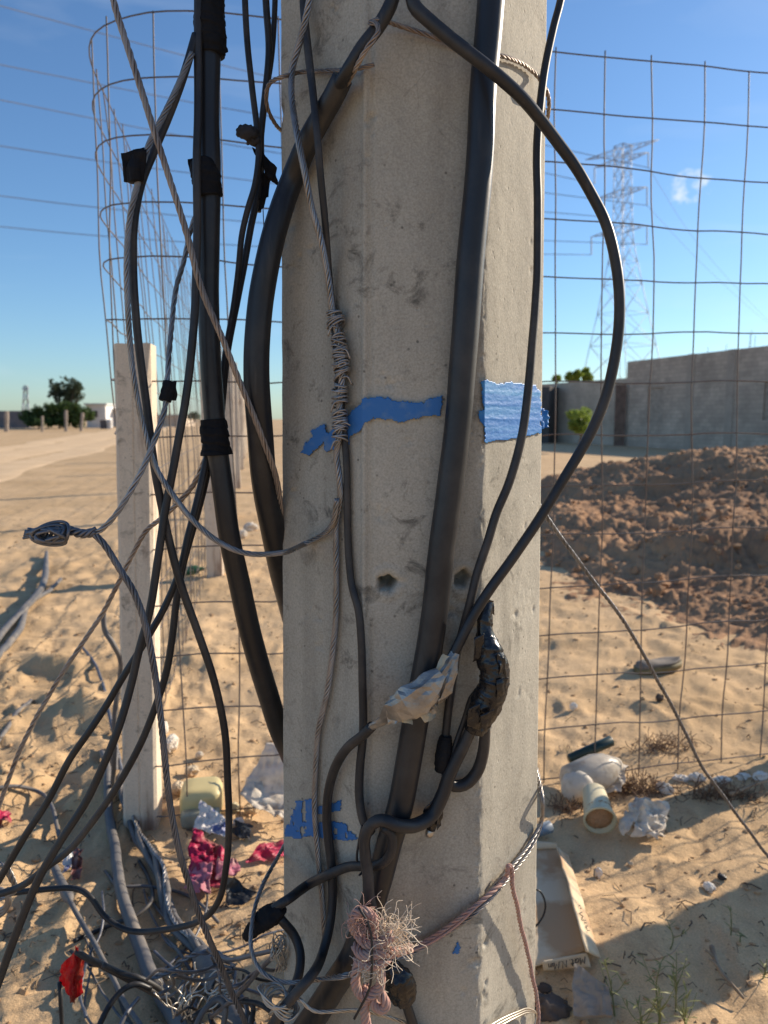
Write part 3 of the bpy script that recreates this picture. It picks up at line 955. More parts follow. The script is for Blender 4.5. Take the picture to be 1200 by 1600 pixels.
# ------------------------------------------------------------------ transmission tower and its lines
M_STEEL = M('hazed_tower_steel', (.40, .42, .46), .55, .4, var=.2, vs=2)  # steel colour lightened to imitate haze over the pylons
def lattice(Y, pxc, levels, arms, name, label, thick):
    # levels: (py, half width px)
    s = Y / F
    e = None
    base = at(pxc, levels[-1][0], Y)
    e = empty(name, (base[0], Y, H(base[0], Y) if Y < 200 else base[2]), label, 'pylon')
    mb = MB()
    ca, sa = math.cos(R(32)), math.sin(R(32))
    rings = []
    for (py, hw) in levels:
        c = at(pxc, py, Y); h = hw * s * .80
        rings.append(np.array([[c[0] + h * (ca * sx - sa * sy), c[1] + h * (sa * sx + ca * sy), c[2]] for sx, sy in ((-1, -1), (1, -1), (1, 1), (-1, 1))]))
    for r0, r1 in zip(rings[:-1], rings[1:]):
        for k in range(4):
            bar(mb, r0[k], r1[k], thick)
            bar(mb, r0[k], r1[(k + 1) % 4], thick * .55); bar(mb, r0[(k + 1) % 4], r1[k], thick * .55)
            bar(mb, r1[k], r1[(k + 1) % 4], thick * .5)
    for k in range(4): bar(mb, rings[0][k], rings[0][(k + 1) % 4], thick)
    mb.build('lattice_body', M_STEEL, e)
    for (pl, pr, pym, hw) in arms:
        mb = MB()
        c = at(pxc, pym, Y)
        for tip in (pl, pr):
            T = at(tip[0], tip[1], Y)
            for sy in (-1, 1):
                a0 = c + np.array([0, sy * hw * s * .7, hw * s * .55]); a1 = c + np.array([0, sy * hw * s * .7, -hw * s * .55])
                bar(mb, a0, T, thick * .7); bar(mb, a1, T, thick * .7)
                n = 5
                for k in range(1, n):
                    f0 = k / n; f1 = (k + .5) / n
                    bar(mb, a0 + (T - a0) * f0, a1 + (T - a1) * min(1, f1), thick * .4)
                    bar(mb, a1 + (T - a1) * f0, a0 + (T - a0) * min(1, f1), thick * .4)
        mb.build('crossarm', M_STEEL, e)
        for tip in (pl, pr):
            if len(tip) > 2:
                T = at(tip[0], tip[1], Y); B = at(tip[0], tip[2], Y)
                mb = MB(); tube(mb, np.linspace(T, B, 14), np.array([.06, .14] * 7), 6)
                mb.build('insulator', M_STEEL, e)
    return e
YT = 125
lev = [(228, 11), (250, 11), (275, 11), (300, 11.5), (325, 12), (352, 12.5), (380, 14), (410, 19), (445, 25), (490, 33), (540, 43), (600, 55), (652, 66)]
lattice(YT, 973, lev, [((914, 250), (1030, 218), 236, 10), ((929, 262, 287), (1013, 238, 262), 250, 10), ((934, 310, 338), (1011, 292, 321), 301, 10), ((924, 370, 398), (1011, 352, 382), 358, 11)], 'transmission_tower', 'tall lattice transmission tower standing behind the block walls', .06)
lattice(300, 40, [(603, 3), (615, 3.4), (630, 4.4), (645, 6), (655, 7.5)], [((34, 607), (46, 607), 607, 2)], 'transmission_tower', 'tiny faint lattice pylon on the horizon at the far left', .16)
M_LINE = M('power_line', (.10, .10, .12), .5, .5)
LN = [([(-320, -80, 46), (0, 9, 62), (300, 90, 80), (440, 125, 90), (720, 197, 108), (1013, 262, YT)], 'highest of the thin power lines crossing the sky behind the mesh'),
      ([(-320, 36, 48), (0, 101, 64), (300, 160, 82), (440, 185, 90), (700, 238, 107), (929, 287, YT)], 'second power line from the top, sloping past the corner of the mesh'),
      ([(-320, 93, 50), (0, 156, 66), (293, 214, 84), (440, 240, 92), (720, 284, 109), (1011, 321, YT)], 'third power line from the top, ending at the middle arm of the tall tower'),
      ([(-320, 180, 54), (0, 228, 70), (187, 256, 80), (440, 288, 95), (700, 318, 110), (934, 338, YT)], 'fourth power line from the top, level with the square black tape tag'),
      ([(-320, 265, 56), (0, 306, 72), (150, 324, 80), (440, 351, 96), (720, 370, 110), (1011, 382, YT)], 'second lowest of the thin power lines left of the pole'),
      ([(-320, 322, 58), (0, 354, 74), (150, 368, 82), (440, 387, 97), (700, 395, 110), (924, 398, YT)], 'lowest of the thin power lines left of the pole')]
for pts, lab in LN:
    mb = MB(); P = np.array([at(*p) for p in pts])
    P = catmull(P, 10)
    rad = .020 + .00022 * P[:, 1]
    tube(mb, P, rad, 4)
    mb.build('power_line', M_LINE, label=lab, cat='power line', group='power lines in the sky')
for pts, lab in (([(1013, 262, YT), (1090, 380, 175), (1200, 500, 240), (1260, 545, 300)], 'faint power line falling to the right from the top arm of the tower'), ([(1011, 321, YT), (1100, 415, 175), (1200, 505, 240), (1250, 535, 300)], 'faint power line falling to the right from the middle arm of the tower')):
    mb = MB(); P = catmull([at(*p) for p in pts], 10); tube(mb, P, .03, 4)
    mb.build('power_line', M_LINE, label=lab, cat='power line', group='power lines in the sky')
# ------------------------------------------------------------------ cables
M_BLK = cable_mat('black_sheath', (.021, .021, .023), (.19, .165, .135), .43, .24)
M_BLK2 = cable_mat('worn_black_sheath', (.022, .022, .024), (.24, .20, .16), .5, .34)
M_PIPE = cable_mat('black_pipe', (.019, .019, .021), (.17, .15, .125), .38, .24)
M_GREY = cable_mat('grey_sheath', (.12, .115, .115), (.36, .29, .21), .6, .5)
M_ALU = M('aluminium_wire', (.36, .34, .33), .42, .75, var=.35, vs=40, col2=(.25, .225, .20))
M_ALU2 = M('weathered_wire', (.36, .30, .255), .5, .6, var=.3, vs=30, col2=(.24, .19, .16))
M_ALUD = M('dull_grey_wire', (.20, .20, .215), .5, .65, var=.35, vs=40)
M_SHINY = M('bright_wire', (.52, .48, .42), .38, .8, var=.2, vs=40)
def tape_black():
    t = NT('black_tape')
    c = t.mix(t.ramp(t.noise(35, 4), [(.45, 0.0), (.7, 1.0)]), (.010, .010, .012), (.028, .026, .026))
    b = t.bump(t.noise(90, 4), .45, .003)
    return t.set(Base_Color=c, Roughness=.27, Specular_IOR_Level=.5)
M_TAPE = tape_black()
M_CLOTHT = M('cloth_tape', (.009, .009, .011), .8, var=.3, vs=60, bump=.4, bs=300, bd=.001, spec=.25)

def pt(e, off):
    if len(e) == 2: return on(e[0], e[1], off)
    if e[2] == 'g': return gp(e[0], e[1], e[3] if len(e) > 3 else .008)
    if e[2] < 0: return on(e[0], e[1], -e[2])
    return at(*e[:3])

def path(pts, off=.006, n=14, top=False, drop=False):
    P = [pt(e, off) for e in pts]
    if top:
        d = P[0] - P[1]; d = d / np.linalg.norm(d)
        d = d * .4 + np.array([0, 0, 1]) * .6
        P.insert(0, P[0] + d * .12); P.insert(0, P[0] + np.array([0, .02, .45]))
    if drop:
        d = P[-1] - P[-2]; d = d / np.linalg.norm(d)
        P.append(P[-1] + d * .05)
        q = P[-1] + d * .12; P.append(np.array([q[0], q[1] + .05, max(H(q[0], q[1]) + .0, P[-1][2] * .35)]))
        P.append(np.array([q[0] + d[0] * .08, q[1] + .12, H(q[0], q[1]) - .04]))
    return catmull(P, n)

def wiggle(P, amp, freq, seed):
    return P + amp * np.stack([vn(np.c_[P * freq, ][:, :3] + k * 7.7, seed + k) for k in range(3)], -1)

def rad_at(P, wpx):
    dd = (P - CAM) @ FW
    if hasattr(wpx, '__len__'):
        w = np.interp(np.linspace(0, 1, len(P)), np.linspace(0, 1, len(wpx)), wpx)
    else: w = wpx
    return w / 2 * np.median(dd) / F if not hasattr(wpx, '__len__') else w / 2 * dd / F

def cable(name, label, cat, pts, w, mat, off=.006, top=False, drop=False, st=None, group=None, sides=12, amp=.0011, seed=1, parent=None):
    P = path(pts, off, top=top, drop=drop)
    P = resample(P, .006)
    if amp: P = wiggle(P, amp, 14, seed)
    rr = rad_at(P, w)
    mb = MB()
    if st: strand(mb, P, float(np.mean(rr)), *st)
    else: tube(mb, P, rr, sides)
    o = mb.build(name, mat, parent, label=label, cat=cat, group=group)
    return o, P

def wrap(parent, pts, ws, mat=None, seed=0, off=.008, amp=.16, name='tape_wrap', flat=1.0, ring=.010, facet=False, loose=0, label=None):
    """wound tape: a lumpy sleeve with overlapping turns"""
    P = resample(path(pts, off, 10), .0011)
    rr = rad_at(P, ws)
    s = np.r_[0, np.cumsum(np.linalg.norm(np.diff(P, axis=0), axis=1))]
    def mod(i, a, PP):
        q = np.stack(np.broadcast_arrays(np.cos(a) * 1.3, np.sin(a) * 1.3, s[i] * 42), -1)
        turns = ((s[i] / ring + a / (2 * math.pi) * 1.0 + .35 * vn(q * .5, seed + 9)) % 1.0)
        kt = np.floor(s[i] / ring + a / (2 * math.pi) + .5 * vn(q * .4, seed + 9))
        led = vn(np.stack([kt * 3.71, kt * 0 + seed, kt * 0], -1), 5)
        wrk = ridge(np.stack(np.broadcast_arrays(np.cos(a) * 2.2, np.sin(a) * 2.2, s[i] * 160), -1) + .8 * vn(q, seed + 6)[..., None], 3, seed + 4)
        return 1 + 1.5 * amp * fbm(q * .8, 3, seed) + .08 * led + .05 * (turns - .5) + .055 * wrk
    mb = MB(); tube(mb, P, rr, 48, mod=mod, flat=flat)
    o = mb.build(name, mat or M_TAPE, parent, smooth=not facet)
    if label: o['label'] = label
    return o

def flag(parent, px_corners, Y, mat=None, seed=0, name='tape_flag', amp=.004, th=.0006, nu=12):
    cs = [at(x, y, Y + dy) for (x, y), dy in zip(px_corners, (0, .004, .008, .002))]
    mb = MB(); sheet(mb, cs, nu, nu, amp, 55, seed, th, .0012)
    return mb.build(name, mat or M_CLOTHT, parent)

GL = 'cables hanging left of the pole'
GP = 'cables on the face of the pole'
GG = 'cables lying on the sand'

# --- trunk on the left
A, _ = cable('power_cable', 'thickest straight black cable trunk left of the pole, taped at the top and middle', 'cable',
    [(326, -10, .93), (327, 150, .93), (327, 300, .925), (326, 450, .925), (332, 600, .925), (339, 700, .925), (358, 830, .93), (382, 950, .95), (408, 1050, .98), (438, 1140, 1.04), (470, 1210, 1.18), (520, 1300, 1.3), (560, 1500, 1.36)],
    [38, 38, 37, 36, 34, 33, 33, 34, 32, 32, 30, 28, 26], M_PIPE, top=True, group=GL, sides=20)
wrap(A, [(328, -8, .93), (328, 40, .93), (328, 86, .93)], [46, 44, 48, 42], seed=3, mat=M_CLOTHT)
wrap(A, [(318, 252, .924), (322, 285, .922), (325, 308, .922)], [34, 42, 40], seed=4, mat=M_CLOTHT)
wrap(A, [(333, 655, .925), (336, 685, .925), (338, 711, .925)], [38, 42, 46], seed=5, mat=M_CLOTHT, amp=.07)
flag(A, [(340, 60), (353, 58), (357, 82), (343, 92)], .925, seed=2)
flag(A, [(293, 248), (306, 246), (306, 300), (300, 282)], .93, seed=5)
flag(A, [(322, 708), (336, 704), (329, 740), (318, 730)], .935, seed=6)

cable('power_cable', 'black cable hugging the thick trunk on its left then sweeping to the lower left edge', 'cable',
    [(309, 30, .915), (308, 200, .91), (307, 400, .90), (299, 565, .89), (275, 712, .885), (257, 803, .88), (247, 870, .875), (234, 952, .87), (220, 1007, .865), (205, 1073, .86), (183, 1139, .85), (165, 1185, .845), (136, 1250, .84), (92, 1319, .83), (62, 1371, .825), (22, 1470, .82), (-2, 1535, .82)], 13, M_BLK, top=True, drop=True, group=GL, seed=3)
cable('power_cable', 'black cable swinging left from the top tape and ending in a wide U loop', 'cable',
    [(306, 55, .915), (285, 125, .905), (262, 185, .90), (240, 235, .895), (220, 285, .89), (209, 350, .885), (208, 420, .885), (213, 500, .885), (222, 580, .885), (234, 680, .885), (247, 765, .885), (265, 850, .885), (285, 920, .89), (310, 990, .895), (334, 1060, .90), (350, 1130, .91), (356, 1200, .92), (354, 1345, .95), (341, 1407, .96), (315, 1437, .97), (257, 1453, .985), (198, 1453, 1.0), (165, 1433, 1.01), (139, 1400, 1.02), (117, 1389, 1.03), (62, 1391, 1.04), (10, 1397, 1.05), (-60, 1400, 1.1)],
    [13, 13, 13, 13, 13, 12, 11, 10, 9, 9, 9], M_BLK2, group=GL, seed=4)
D, _ = cable('bare_strand', 'long bare twisted strand crossing diagonally from the top left edge down to the pole', 'cable',
    [(177, -8, .86), (197, 62, .86), (231, 172, .86), (265, 280, .865), (290, 365, .87), (315, 452, .875), (346, 525, .88), (376, 602, .89), (408, 678, .90), (430, 742, .92), (439, 800, .95), (441, 850, .985), (450, 900, 1.06), (470, 950, 1.2)], 11, M_ALU2, top=True, st=(5, .05), group=GL, seed=5)
E, _ = cable('bare_strand', 'bare strand through the square black tag, looping under to the wrapped splice on the pole', 'cable',
    [(301, 82, .905), (262, 168, .89), (232, 228, .88), (216, 282, .875), (203, 345, .872), (198, 420, .87), (201, 500, .87), (211, 600, .868), (225, 672, .868), (243, 728, .868), (275, 780, .865), (308, 820, .862), (345, 850, .858), (385, 866, .856), (438, 864, .853), (477, 850, -.010), (507, 834, -.010), (521, 815, -.013), (526, 780, -.016)], 9.5, M_ALU, st=(6, .045), group=GL, seed=6)
wrap(E, [(217, 246, .877), (211, 268, .875), (212, 285, .875)], [20, 26, 22], seed=6, mat=M_CLOTHT)
flag(E, [(189, 240), (226, 231), (224, 284), (193, 283)], .872, seed=7, th=.004, amp=.003, name='tape_tag')
flag(E, [(208, 232), (229, 233), (226, 283), (207, 284)], .866, seed=8, th=.003, amp=.003, name='tape_tag')
flag(E, [(250, 214), (257, 200), (258, 221), (248, 223)], .893, seed=9)
Fs, _ = cable('bare_strand', 'bare strand with a small black tape tag, ending in the twisted knot', 'cable',
    [(318, 300, .95), (298, 360, .945), (287, 410, .94), (277, 447, .93), (268, 520, .91), (262, 590, .89), (257, 640, .88), (243, 680, .87), (224, 730, .86), (203, 770, .855), (178, 808, .85), (154, 830, .85), (146, 832, .85)], 9, M_ALU, st=(4, .05), group=GL, seed=7)
wrap(Fs, [(265, 596, .888), (262, 612, .886), (259, 627, .884)], [16, 20, 18], seed=7, mat=M_CLOTHT)
flag(Fs, [(257, 599), (278, 597), (275, 626), (248, 624)], .882, seed=11, th=.003, amp=.003, name='tape_tag')
K2, _ = cable('bare_strand', 'bare grey strand running from the twisted knot down to the bottom tangle', 'cable',
    [(146, 832, .85), (162, 848, .85), (190, 893, .85), (207, 920, .85), (225, 968, .85), (240, 1040, .85), (250, 1110, .85), (257, 1180, .85), (264, 1246, .855), (279, 1327, .86), (300, 1400, .87), (323, 1459, .88), (348, 1517, .90), (378, 1585, .92), (392, 1620, .94)], 10, M_ALUD, st=(6, .05), drop=True, group=GL, seed=8)
mb = MB()
t = np.linspace(0, 1, 60)
ctr = np.array([at(150 - 106 * k, 830 + 4 * math.sin(k * 9), .85) for k in t])
for j in range(4):
    ph = j * math.pi / 2 + t * 16
    wob = ctr + (.0035 + .0035 * np.exp(-((t - .72) / .16) ** 2))[:, None] * np.stack([0 * t, np.cos(ph), np.sin(ph)], -1)
    tube(mb, wob, .0021, 6)
rk = np.random.default_rng(4)
for j in range(8):
    a = np.linspace(.5 * j, 2 * math.pi + .5 * j, 36)
    c = at(78 + 4 * rk.normal(), 836 + 2 * rk.normal(), .848 - .003 * (j % 4)); f_ = .62 + .38 * rk.random()
    tube(mb, c + np.stack([.0185 * f_ * np.cos(a) + .002 * np.sin(2 * a + j), .005 * np.sin(a * 2 + j), 0.0095 * f_ * np.sin(a) + .0025 * np.cos(a + j)], -1), .0019, 6)
for j in range(4):
    tube(mb, np.array([at(56, 836, .85), at(46, 833 + j * 2, .85), at(39 - j, 829 + 4 * j, .85)]), .0016, 5)
mb.build('strand_knot', M_ALUD, K2, label='tight twisted knot and loop at the strand end')

# small cables between trunk and pole at the top
cable('power_cable', 'thin black cable at the top between trunk and pole, touching the torn rag', 'cable',
    [(383, -8, .97), (387, 73, .97), (394, 139, .97), (401, 195, .965), (404, 240, .96), (398, 290, .955), (386, 330, .95), (377, 370, .95), (371, 440, .95), (366, 480, .95), (352, 560, .945), (346, 640, .94), (341, 670, .935)], 10, M_BLK2, top=True, group=GL, seed=9)
Bz, _ = cable('power_cable', 'black cable close beside the pole at top left with torn tape scraps hanging from it', 'cable',
    [(416, -8, .985), (420, 73, .985), (414, 147, .98), (407, 220, .975), (403, 300, .97), (391, 360, .965), (380, 420, .96), (372, 460, .955), (357, 540, .95), (349, 610, .945), (343, 670, .938)], [10, 11, 11, 11, 11, 12], M_BLK, top=True, group=GL, seed=10)
cable('power_cable', 'thin black cable tight against the upper left corner of the pole', 'cable',
    [(431, -8, 1.0), (429, 37, .995), (423, 95, .99), (415, 150, .985), (410, 200, .985), (409, 260, .985), (404, 330, .975)], 9, M_BLK, top=True, group=GL, seed=11)
blobm = MB(); blob(blobm, at(388, 208, .955), (.011, .007, .0075), .5, 2.6, 4, 3); blob(blobm, at(378, 206, .955), (.006, .004, .006), .5, 2.6, 5, 3); blob(blobm, at(396, 214, .96), (.008, .006, .009), .5, 2.6, 6, 3)
blobm.build('torn_rag', M('dusty_tape', (.035, .033, .035), .8, var=.4, vs=60), Bz)
flag(Bz, [(393, 229), (408, 236), (421, 268), (411, 262)], .96, seed=12)
flag(Bz, [(409, 235), (432, 262), (434, 292), (414, 272)], .962, seed=13, amp=.006)
flag(Bz, [(410, 268), (424, 276), (421, 307), (401, 312)], .965, seed=14, amp=.006)
flag(Bz, [(403, 309), (417, 307), (412, 325), (402, 330)], .966, seed=15)
mb = MB(); tube(mb, np.array([at(411, 327, .966), at(412, 350, .966), at(412, 372, .967)]), .0006, 4); mb.build('thread', M_ALUD, Bz)
flag(Bz, [(409, 372), (414, 368), (417, 384), (411, 397)], .967, seed=16)

# --- thick hose and the inverted V cable
I, _ = cable('conduit_hose', 'thick black hose bowing out beside the upper left face of the pole', 'hose',
    [(535, 122, -.020), (521, 150, -.019), (505, 178, -.019), (478, 228, -.020), (456, 282, .922), (436, 340, .915), (419, 405, .91), (407, 470, .91), (402, 540, .91), (402, 620, .912), (408, 700, .925), (419, 785, .945), (433, 865, .98), (452, 940, 1.07), (475, 1010, 1.24), (500, 1100, 1.33), (520, 1400, 1.4)], [33, 36, 40, 41, 40, 38, 37, 37, 37, 36, 34, 32, 30], M_PIPE, group=GP, sides=22)
J, _ = cable('power_cable', 'black cable bent over at the top and bowing in a big arc right', 'cable',
    [(526, 138, -.022), (545, 108, -.030), (566, 75, -.032), (592, 42, -.034), (611, 8, .836), (619, -18, .835), (631, -30, .833), (641, -16, .831), (648, 10, .829), (668, 30, .826), (700, 57, .823), (760, 105, .82), (815, 154, .83), (843, 186, .84), (874, 225, .85), (902, 263, .855), (927, 309, .86), (944, 345, .86), (956, 385, .86), (966, 440, .86), (968, 500, .86), (962, 557, .86), (948, 617, .86), (930, 662, .858), (902, 715, .855), (860, 783, .85), (802, 873, .842), (764, 924, .838), (737, 965, .836), (718, 1003, .834), (706, 1030, .833), (694, 1052, .833)],
    [20, 22, 22, 21, 19, 17, 17, 17, 17, 16, 16, 16, 17], M_BLK, group=GP, seed=12, sides=16)
L, _ = cable('conduit_pipe', 'thick straight black pipe running down the front face of the pole from top to bottom', 'pipe',
    [(768, -8, -.0165), (755, 153, -.0165), (745, 307, -.0165), (736, 400, -.0165), (725, 553, -.0165), (714, 668, -.0165), (699, 790, -.0165), (684, 915, -.017), (670, 1015, -.018), (649, 1126, -.019), (626, 1256, -.02), (610, 1312, -.021), (592, 1380, -.022), (573, 1440, -.023), (551, 1495, -.025), (521, 1542, -.027), (486, 1596, -.03), (455, 1640, -.035)], [41, 42, 43, 42, 43, 43, 44, 42, 42, 42, 41, 40, 40, 42, 44, 48, 52], M_PIPE, top=True, drop=True, group=GP, sides=28, amp=.0007)
flag(L, [(711, 250), (716, 262), (715, 275), (712, 268)], .845, mat=M_SHINY, name='scuff_flake') if False else None
Kc, _ = cable('power_cable', 'slim black cable down the sunlit right face of the pole across the bright blue tape', 'cable',
    [(877, -8, .885), (864, 45, .88), (850, 112, .878), (843, 168, .876), (840, 210, .875), (839, 260, .874), (840, 315, .873), (839, 420, .871), (836, 470, .87), (831, 557, .867), (824, 627, .865), (815, 687, .862), (797, 753, .858), (776, 802, .855), (760, 852, .852), (745, 896, .85), (733, 942, .849), (722, 984, -.011), (712, 1030, -.010), (705, 1076, -.010), (699, 1118, -.011), (695, 1156, -.012), (691, 1205, -.013)],
    [11, 11, 11, 12, 13, 13, 14, 14, 13], M_BLK2, top=True, group=GP, seed=13)
wrap(Kc, [(697, 1150, -.014), (693, 1180, -.016), (689, 1205, -.016)], [20, 26, 20], seed=21, mat=M_CLOTHT)

Hc, _ = cable('power_cable', 'slim black cable running down the left front of the pole behind the twisted splice', 'cable',
    [(473, -8, -.012), (479, 55, -.014), (486, 115, -.022), (492, 170, -.038), (498, 230, -.041), (505, 326, -.028), (513, 422, -.012), (521, 500, -.006), (529, 590, -.006), (537, 660, -.006), (541, 710, -.006), (542, 783, -.006), (543, 830, -.006), (545, 870, -.006), (550, 912, -.006), (561, 953, -.006), (565, 992, -.006), (567, 1068, -.006), (567, 1145, -.006), (563, 1202, -.006), (563, 1250, -.008), (571, 1287, -.013), (583, 1302, -.015)], [13, 14, 15, 15, 13, 12, 11, 11, 11, 12, 13, 14], M_BLK2, top=True, group=GP, seed=14)
G, GPth = cable('bare_strand', 'bare strand down the pole front, whipped with loose wire turns above blue paint', 'cable',
    [(484, -8, -.020), (469, 60, -.020), (457, 107, -.021), (457, 153, -.030), (465, 211, -.046), (477, 268, -.046), (488, 326, -.038), (501, 372, -.030), (515, 441, -.020), (521, 490, -.016), (529, 530, -.015), (534, 580, -.015), (531, 630, -.015), (531, 680, -.014), (526, 710, -.012), (529, 745, -.012), (531, 775, -.010), (526, 810, -.007), (526, 877, -.006), (525, 953, -.006), (521, 1011, -.006), (511, 1084, -.006), (498, 1141, -.006), (494, 1183, -.006), (492, 1252, -.006), (496, 1310, -.006), (500, 1360, -.006), (504, 1404, -.006), (508, 1470, -.006)], [10, 11, 11, 12, 12, 13, 13, 10, 9, 9, 9], M_ALU, top=True, st=(6, .04), group=GP, seed=15)
mb = MB()
rw = np.random.default_rng(8)
for k, (y0, y1, turns) in enumerate(((484, 512, 3), (520, 548, 4), (544, 572, 4), (570, 590, 3), (598, 630, 4), (640, 662, 3), (664, 690, 3))):
    for s_ in range(2):
        nn = turns * 16
        ty = np.cumsum(.25 + rw.random(turns + 1)); ty = (ty - ty[0]) / (ty[-1] - ty[0])
        tt = np.interp(np.linspace(0, 1, nn), np.linspace(0, 1, turns + 1), ty)
        yy_ = y0 + (y1 - y0) * tt + s_ * 2.5
        px = np.interp(yy_, [486, 530, 580, 630, 680], [522, 529, 534, 531, 531])
        c = np.array([on(x, y, .0125) for x, y in zip(px, yy_)])
        a = np.linspace(0, turns * 2 * math.pi, nn) + s_ * .8 + rw.random() * 3
        rr = .0078 + .0022 * vn(np.c_[a * .45, a * 0 + k * 3.3, a * 0 + s_], 3)
        tilt = np.interp(np.linspace(0, 1, turns + 1), [0, 1], [0, 1]) * 0 + rw.normal(.45, .45, turns + 1)
        tl = np.interp(np.linspace(0, 1, nn), np.linspace(0, 1, turns + 1), tilt)
        tube(mb, c + rr[:, None] * np.stack([np.cos(a), np.sin(a), tl * np.cos(a + .5)], -1), .00125, 6)
    c = on(np.interp(y1, [486, 530, 580, 630, 680], [524, 530, 535, 532, 532]), y1, .0165)
    sg = 1 if k % 2 else -1
    tube(mb, catmull([c, c + [.006 * sg, -.003, .001], c + [.011 * sg, -.001, -.006 + .004 * rw.normal()]], 5), .0011, 5)
mb.build('wire_whipping', M_ALU, G, label='loose turns of bright wire wound round the strand')

# strap strands around the pole (top and bottom)
cable('strap_wire', 'bare strand strap wound around the pole near the top, crossing behind the black pipe', 'wire',
    [(440, 205, 1.0), (432, 197, .97), (420, 175, .95), (416, 150, .935), (421, 130, .92), (440, 120, .905), (470, 113, -.008), (510, 110, -.008), (560, 106, -.010), (585, 100, -.008)], 7, M_ALU2, st=(4, .035), group='strap wires around the pole', seed=16)
cable('strap_wire', 'bare strand hooked over the bent black cable at top and slanting right', 'wire',
    [(543, 132, -.018), (556, 108, -.03), (572, 78, -.045), (592, 48, -.048), (588, 36, -.046), (578, 36, -.042), (590, 31, -.040), (630, 42, -.010), (668, 54, -.008), (706, 67, -.007), (745, 80, -.005), (775, 86, -.004), (800, 93, -.007), (822, 103, -.006), (842, 121, -.007), (852, 138, .945), (858, 160, .97), (856, 190, 1.0), (850, 205, 1.03)], 8, M_ALU2, st=(4, .035), group='strap wires around the pole', seed=17)
for k, (dy, lab) in enumerate(((0, 'upper strand of the strap sagging round the pole near the bottom, behind the pink rope'), (9, 'lower strand of the strap sagging round the pole near the bottom, below the pink rope'))):
    pts = [(838, 1200 + dy, 1.02), (844, 1226 + dy, .985), (848, 1252 + dy * .6, .965), (845, 1284 + dy * .6, -.006), (829, 1316 + dy, -.006), (800, 1354 + dy, -.006), (779, 1380 + dy, -.007), (740, 1420 + dy, -.008), (700, 1452 + dy * .6, -.008), (660, 1476 + dy * .6, -.009), (620, 1494 + dy * .5, -.014), (580, 1510, -.035), (540, 1524 + dy * .3, -.060), (500, 1530, -.058)]
    if k == 0:
        pts += [(470, 1534, .80), (432, 1531, .81), (405, 1512, .82), (393, 1482, .83), (395, 1440, .85), (400, 1415, .87), (412, 1380, .90), (428, 1350, .93), (444, 1322, .99), (458, 1300, 1.1)]
    cable('strap_wire', lab, 'wire', pts, 7, M_ALU, st=(4, .035), group='strap wires around the pole', seed=18 + k)
cable('strap_wire', 'bright loose strand crossing the bottom edge of the pole below the frayed rope', 'wire',
    [(420, 1585, .80), (445, 1562, .79), (470, 1562, .785), (480, 1572, .785), (495, 1580, .785), (520, 1580, .79), (560, 1579, -.045), (600, 1588, -.02), (644, 1603, -.008), (700, 1630, -.006)], 6, M_SHINY, st=(4, .04), group='strap wires around the pole', seed=21)
mb = MB()
for k in range(3):
    P = path([(752, 1612 + 5 * k, -.006), (780, 1594 + 5 * k, -.007), (806, 1582 + 4 * k, -.009), (826, 1576 + 3 * k, -.008), (838, 1585, -.01), (834, 1606, -.01)], .006)
    tube(mb, P, .0012, 6)
mb.build('strap_wire', M_SHINY, label='bright wire ends looped at the bottom right corner of the pole', cat='wire', group='strap wires around the pole')

# --- joints on the right of the pole
S2, _ = cable('power_cable', 'stout black cable curling left from the taped joint to the loop low on the pole', 'cable',
    [(745, 1110, -.022), (736, 1140, -.022), (722, 1172, -.022), (703, 1210, -.022), (692, 1242, -.022), (674, 1275, -.024), (648, 1290, -.036), (620, 1289, -.05), (597, 1281, -.052), (580, 1289, -.05), (570, 1310, -.048), (570, 1335, -.048), (574, 1370, -.05), (576, 1400, -.052), (583, 1430, -.055), (586, 1470, -.05)], [18, 19, 21, 22, 22, 20, 18, 18, 17, 16], M_BLK2, group=GP, seed=22, sides=16)
S1, _ = cable('power_cable', 'short black cable loop hanging from the bottom of the shiny taped joint', 'cable',
    [(758, 1120, -.022), (757, 1150, -.018), (754, 1178, -.014), (745, 1205, -.012), (728, 1224, -.012), (710, 1228, -.013), (700, 1222, -.016), (697, 1206, -.02)], [16, 18, 19, 19, 17], M_BLK2, group=GP, seed=23, sides=16)
joint = empty('taped_joint', at(757, 1140, .85), 'bulky shiny black tape joint at the right edge of the front face', 'cable joint')
wrap(joint, [(762, 940, -.012), (757, 962, -.018), (758, 990, -.022), (764, 1020, -.026), (771, 1045, -.028), (770, 1070, -.028), (761, 1095, -.027), (750, 1120, -.025), (743, 1140, -.022)], [18, 26, 29, 37, 44, 46, 44, 44, 43, 36], seed=30, amp=.14, name='tape_body', ring=.016)
for _k, (cs, Yf) in enumerate((([(742, 1000), (756, 990), (752, 1028), (740, 1036)], .822), ([(778, 1020), (790, 1028), (793, 1062), (781, 1058)], .822), ([(733, 1108), (752, 1100), (748, 1142), (730, 1136)], .815), ([(752, 1120), (772, 1108), (768, 1138), (752, 1146)], .812), ([(776, 1064), (794, 1060), (789, 1086), (776, 1092)], .818))):
    flag(joint, cs, Yf, M_TAPE, seed=70 + _k, amp=.003)
flag(joint, [(741, 944), (757, 946), (752, 962), (744, 960)], .835, M_TAPE, seed=31)
flag(joint, [(766, 938), (774, 940), (772, 962), (764, 952)], .845, M_TAPE, seed=32)
cable('bypass_cable', joint and None, None, [(752, 1075, -.022), (738, 1090, -.018), (728, 1120, -.016), (714, 1160, -.016), (704, 1190, -.018)], 9, M_BLK2, parent=joint, seed=24)
clamp = empty('cable_clamp', at(672, 1302, .84), 'small silver tipped connector dangling under the black cable curl', 'connector')
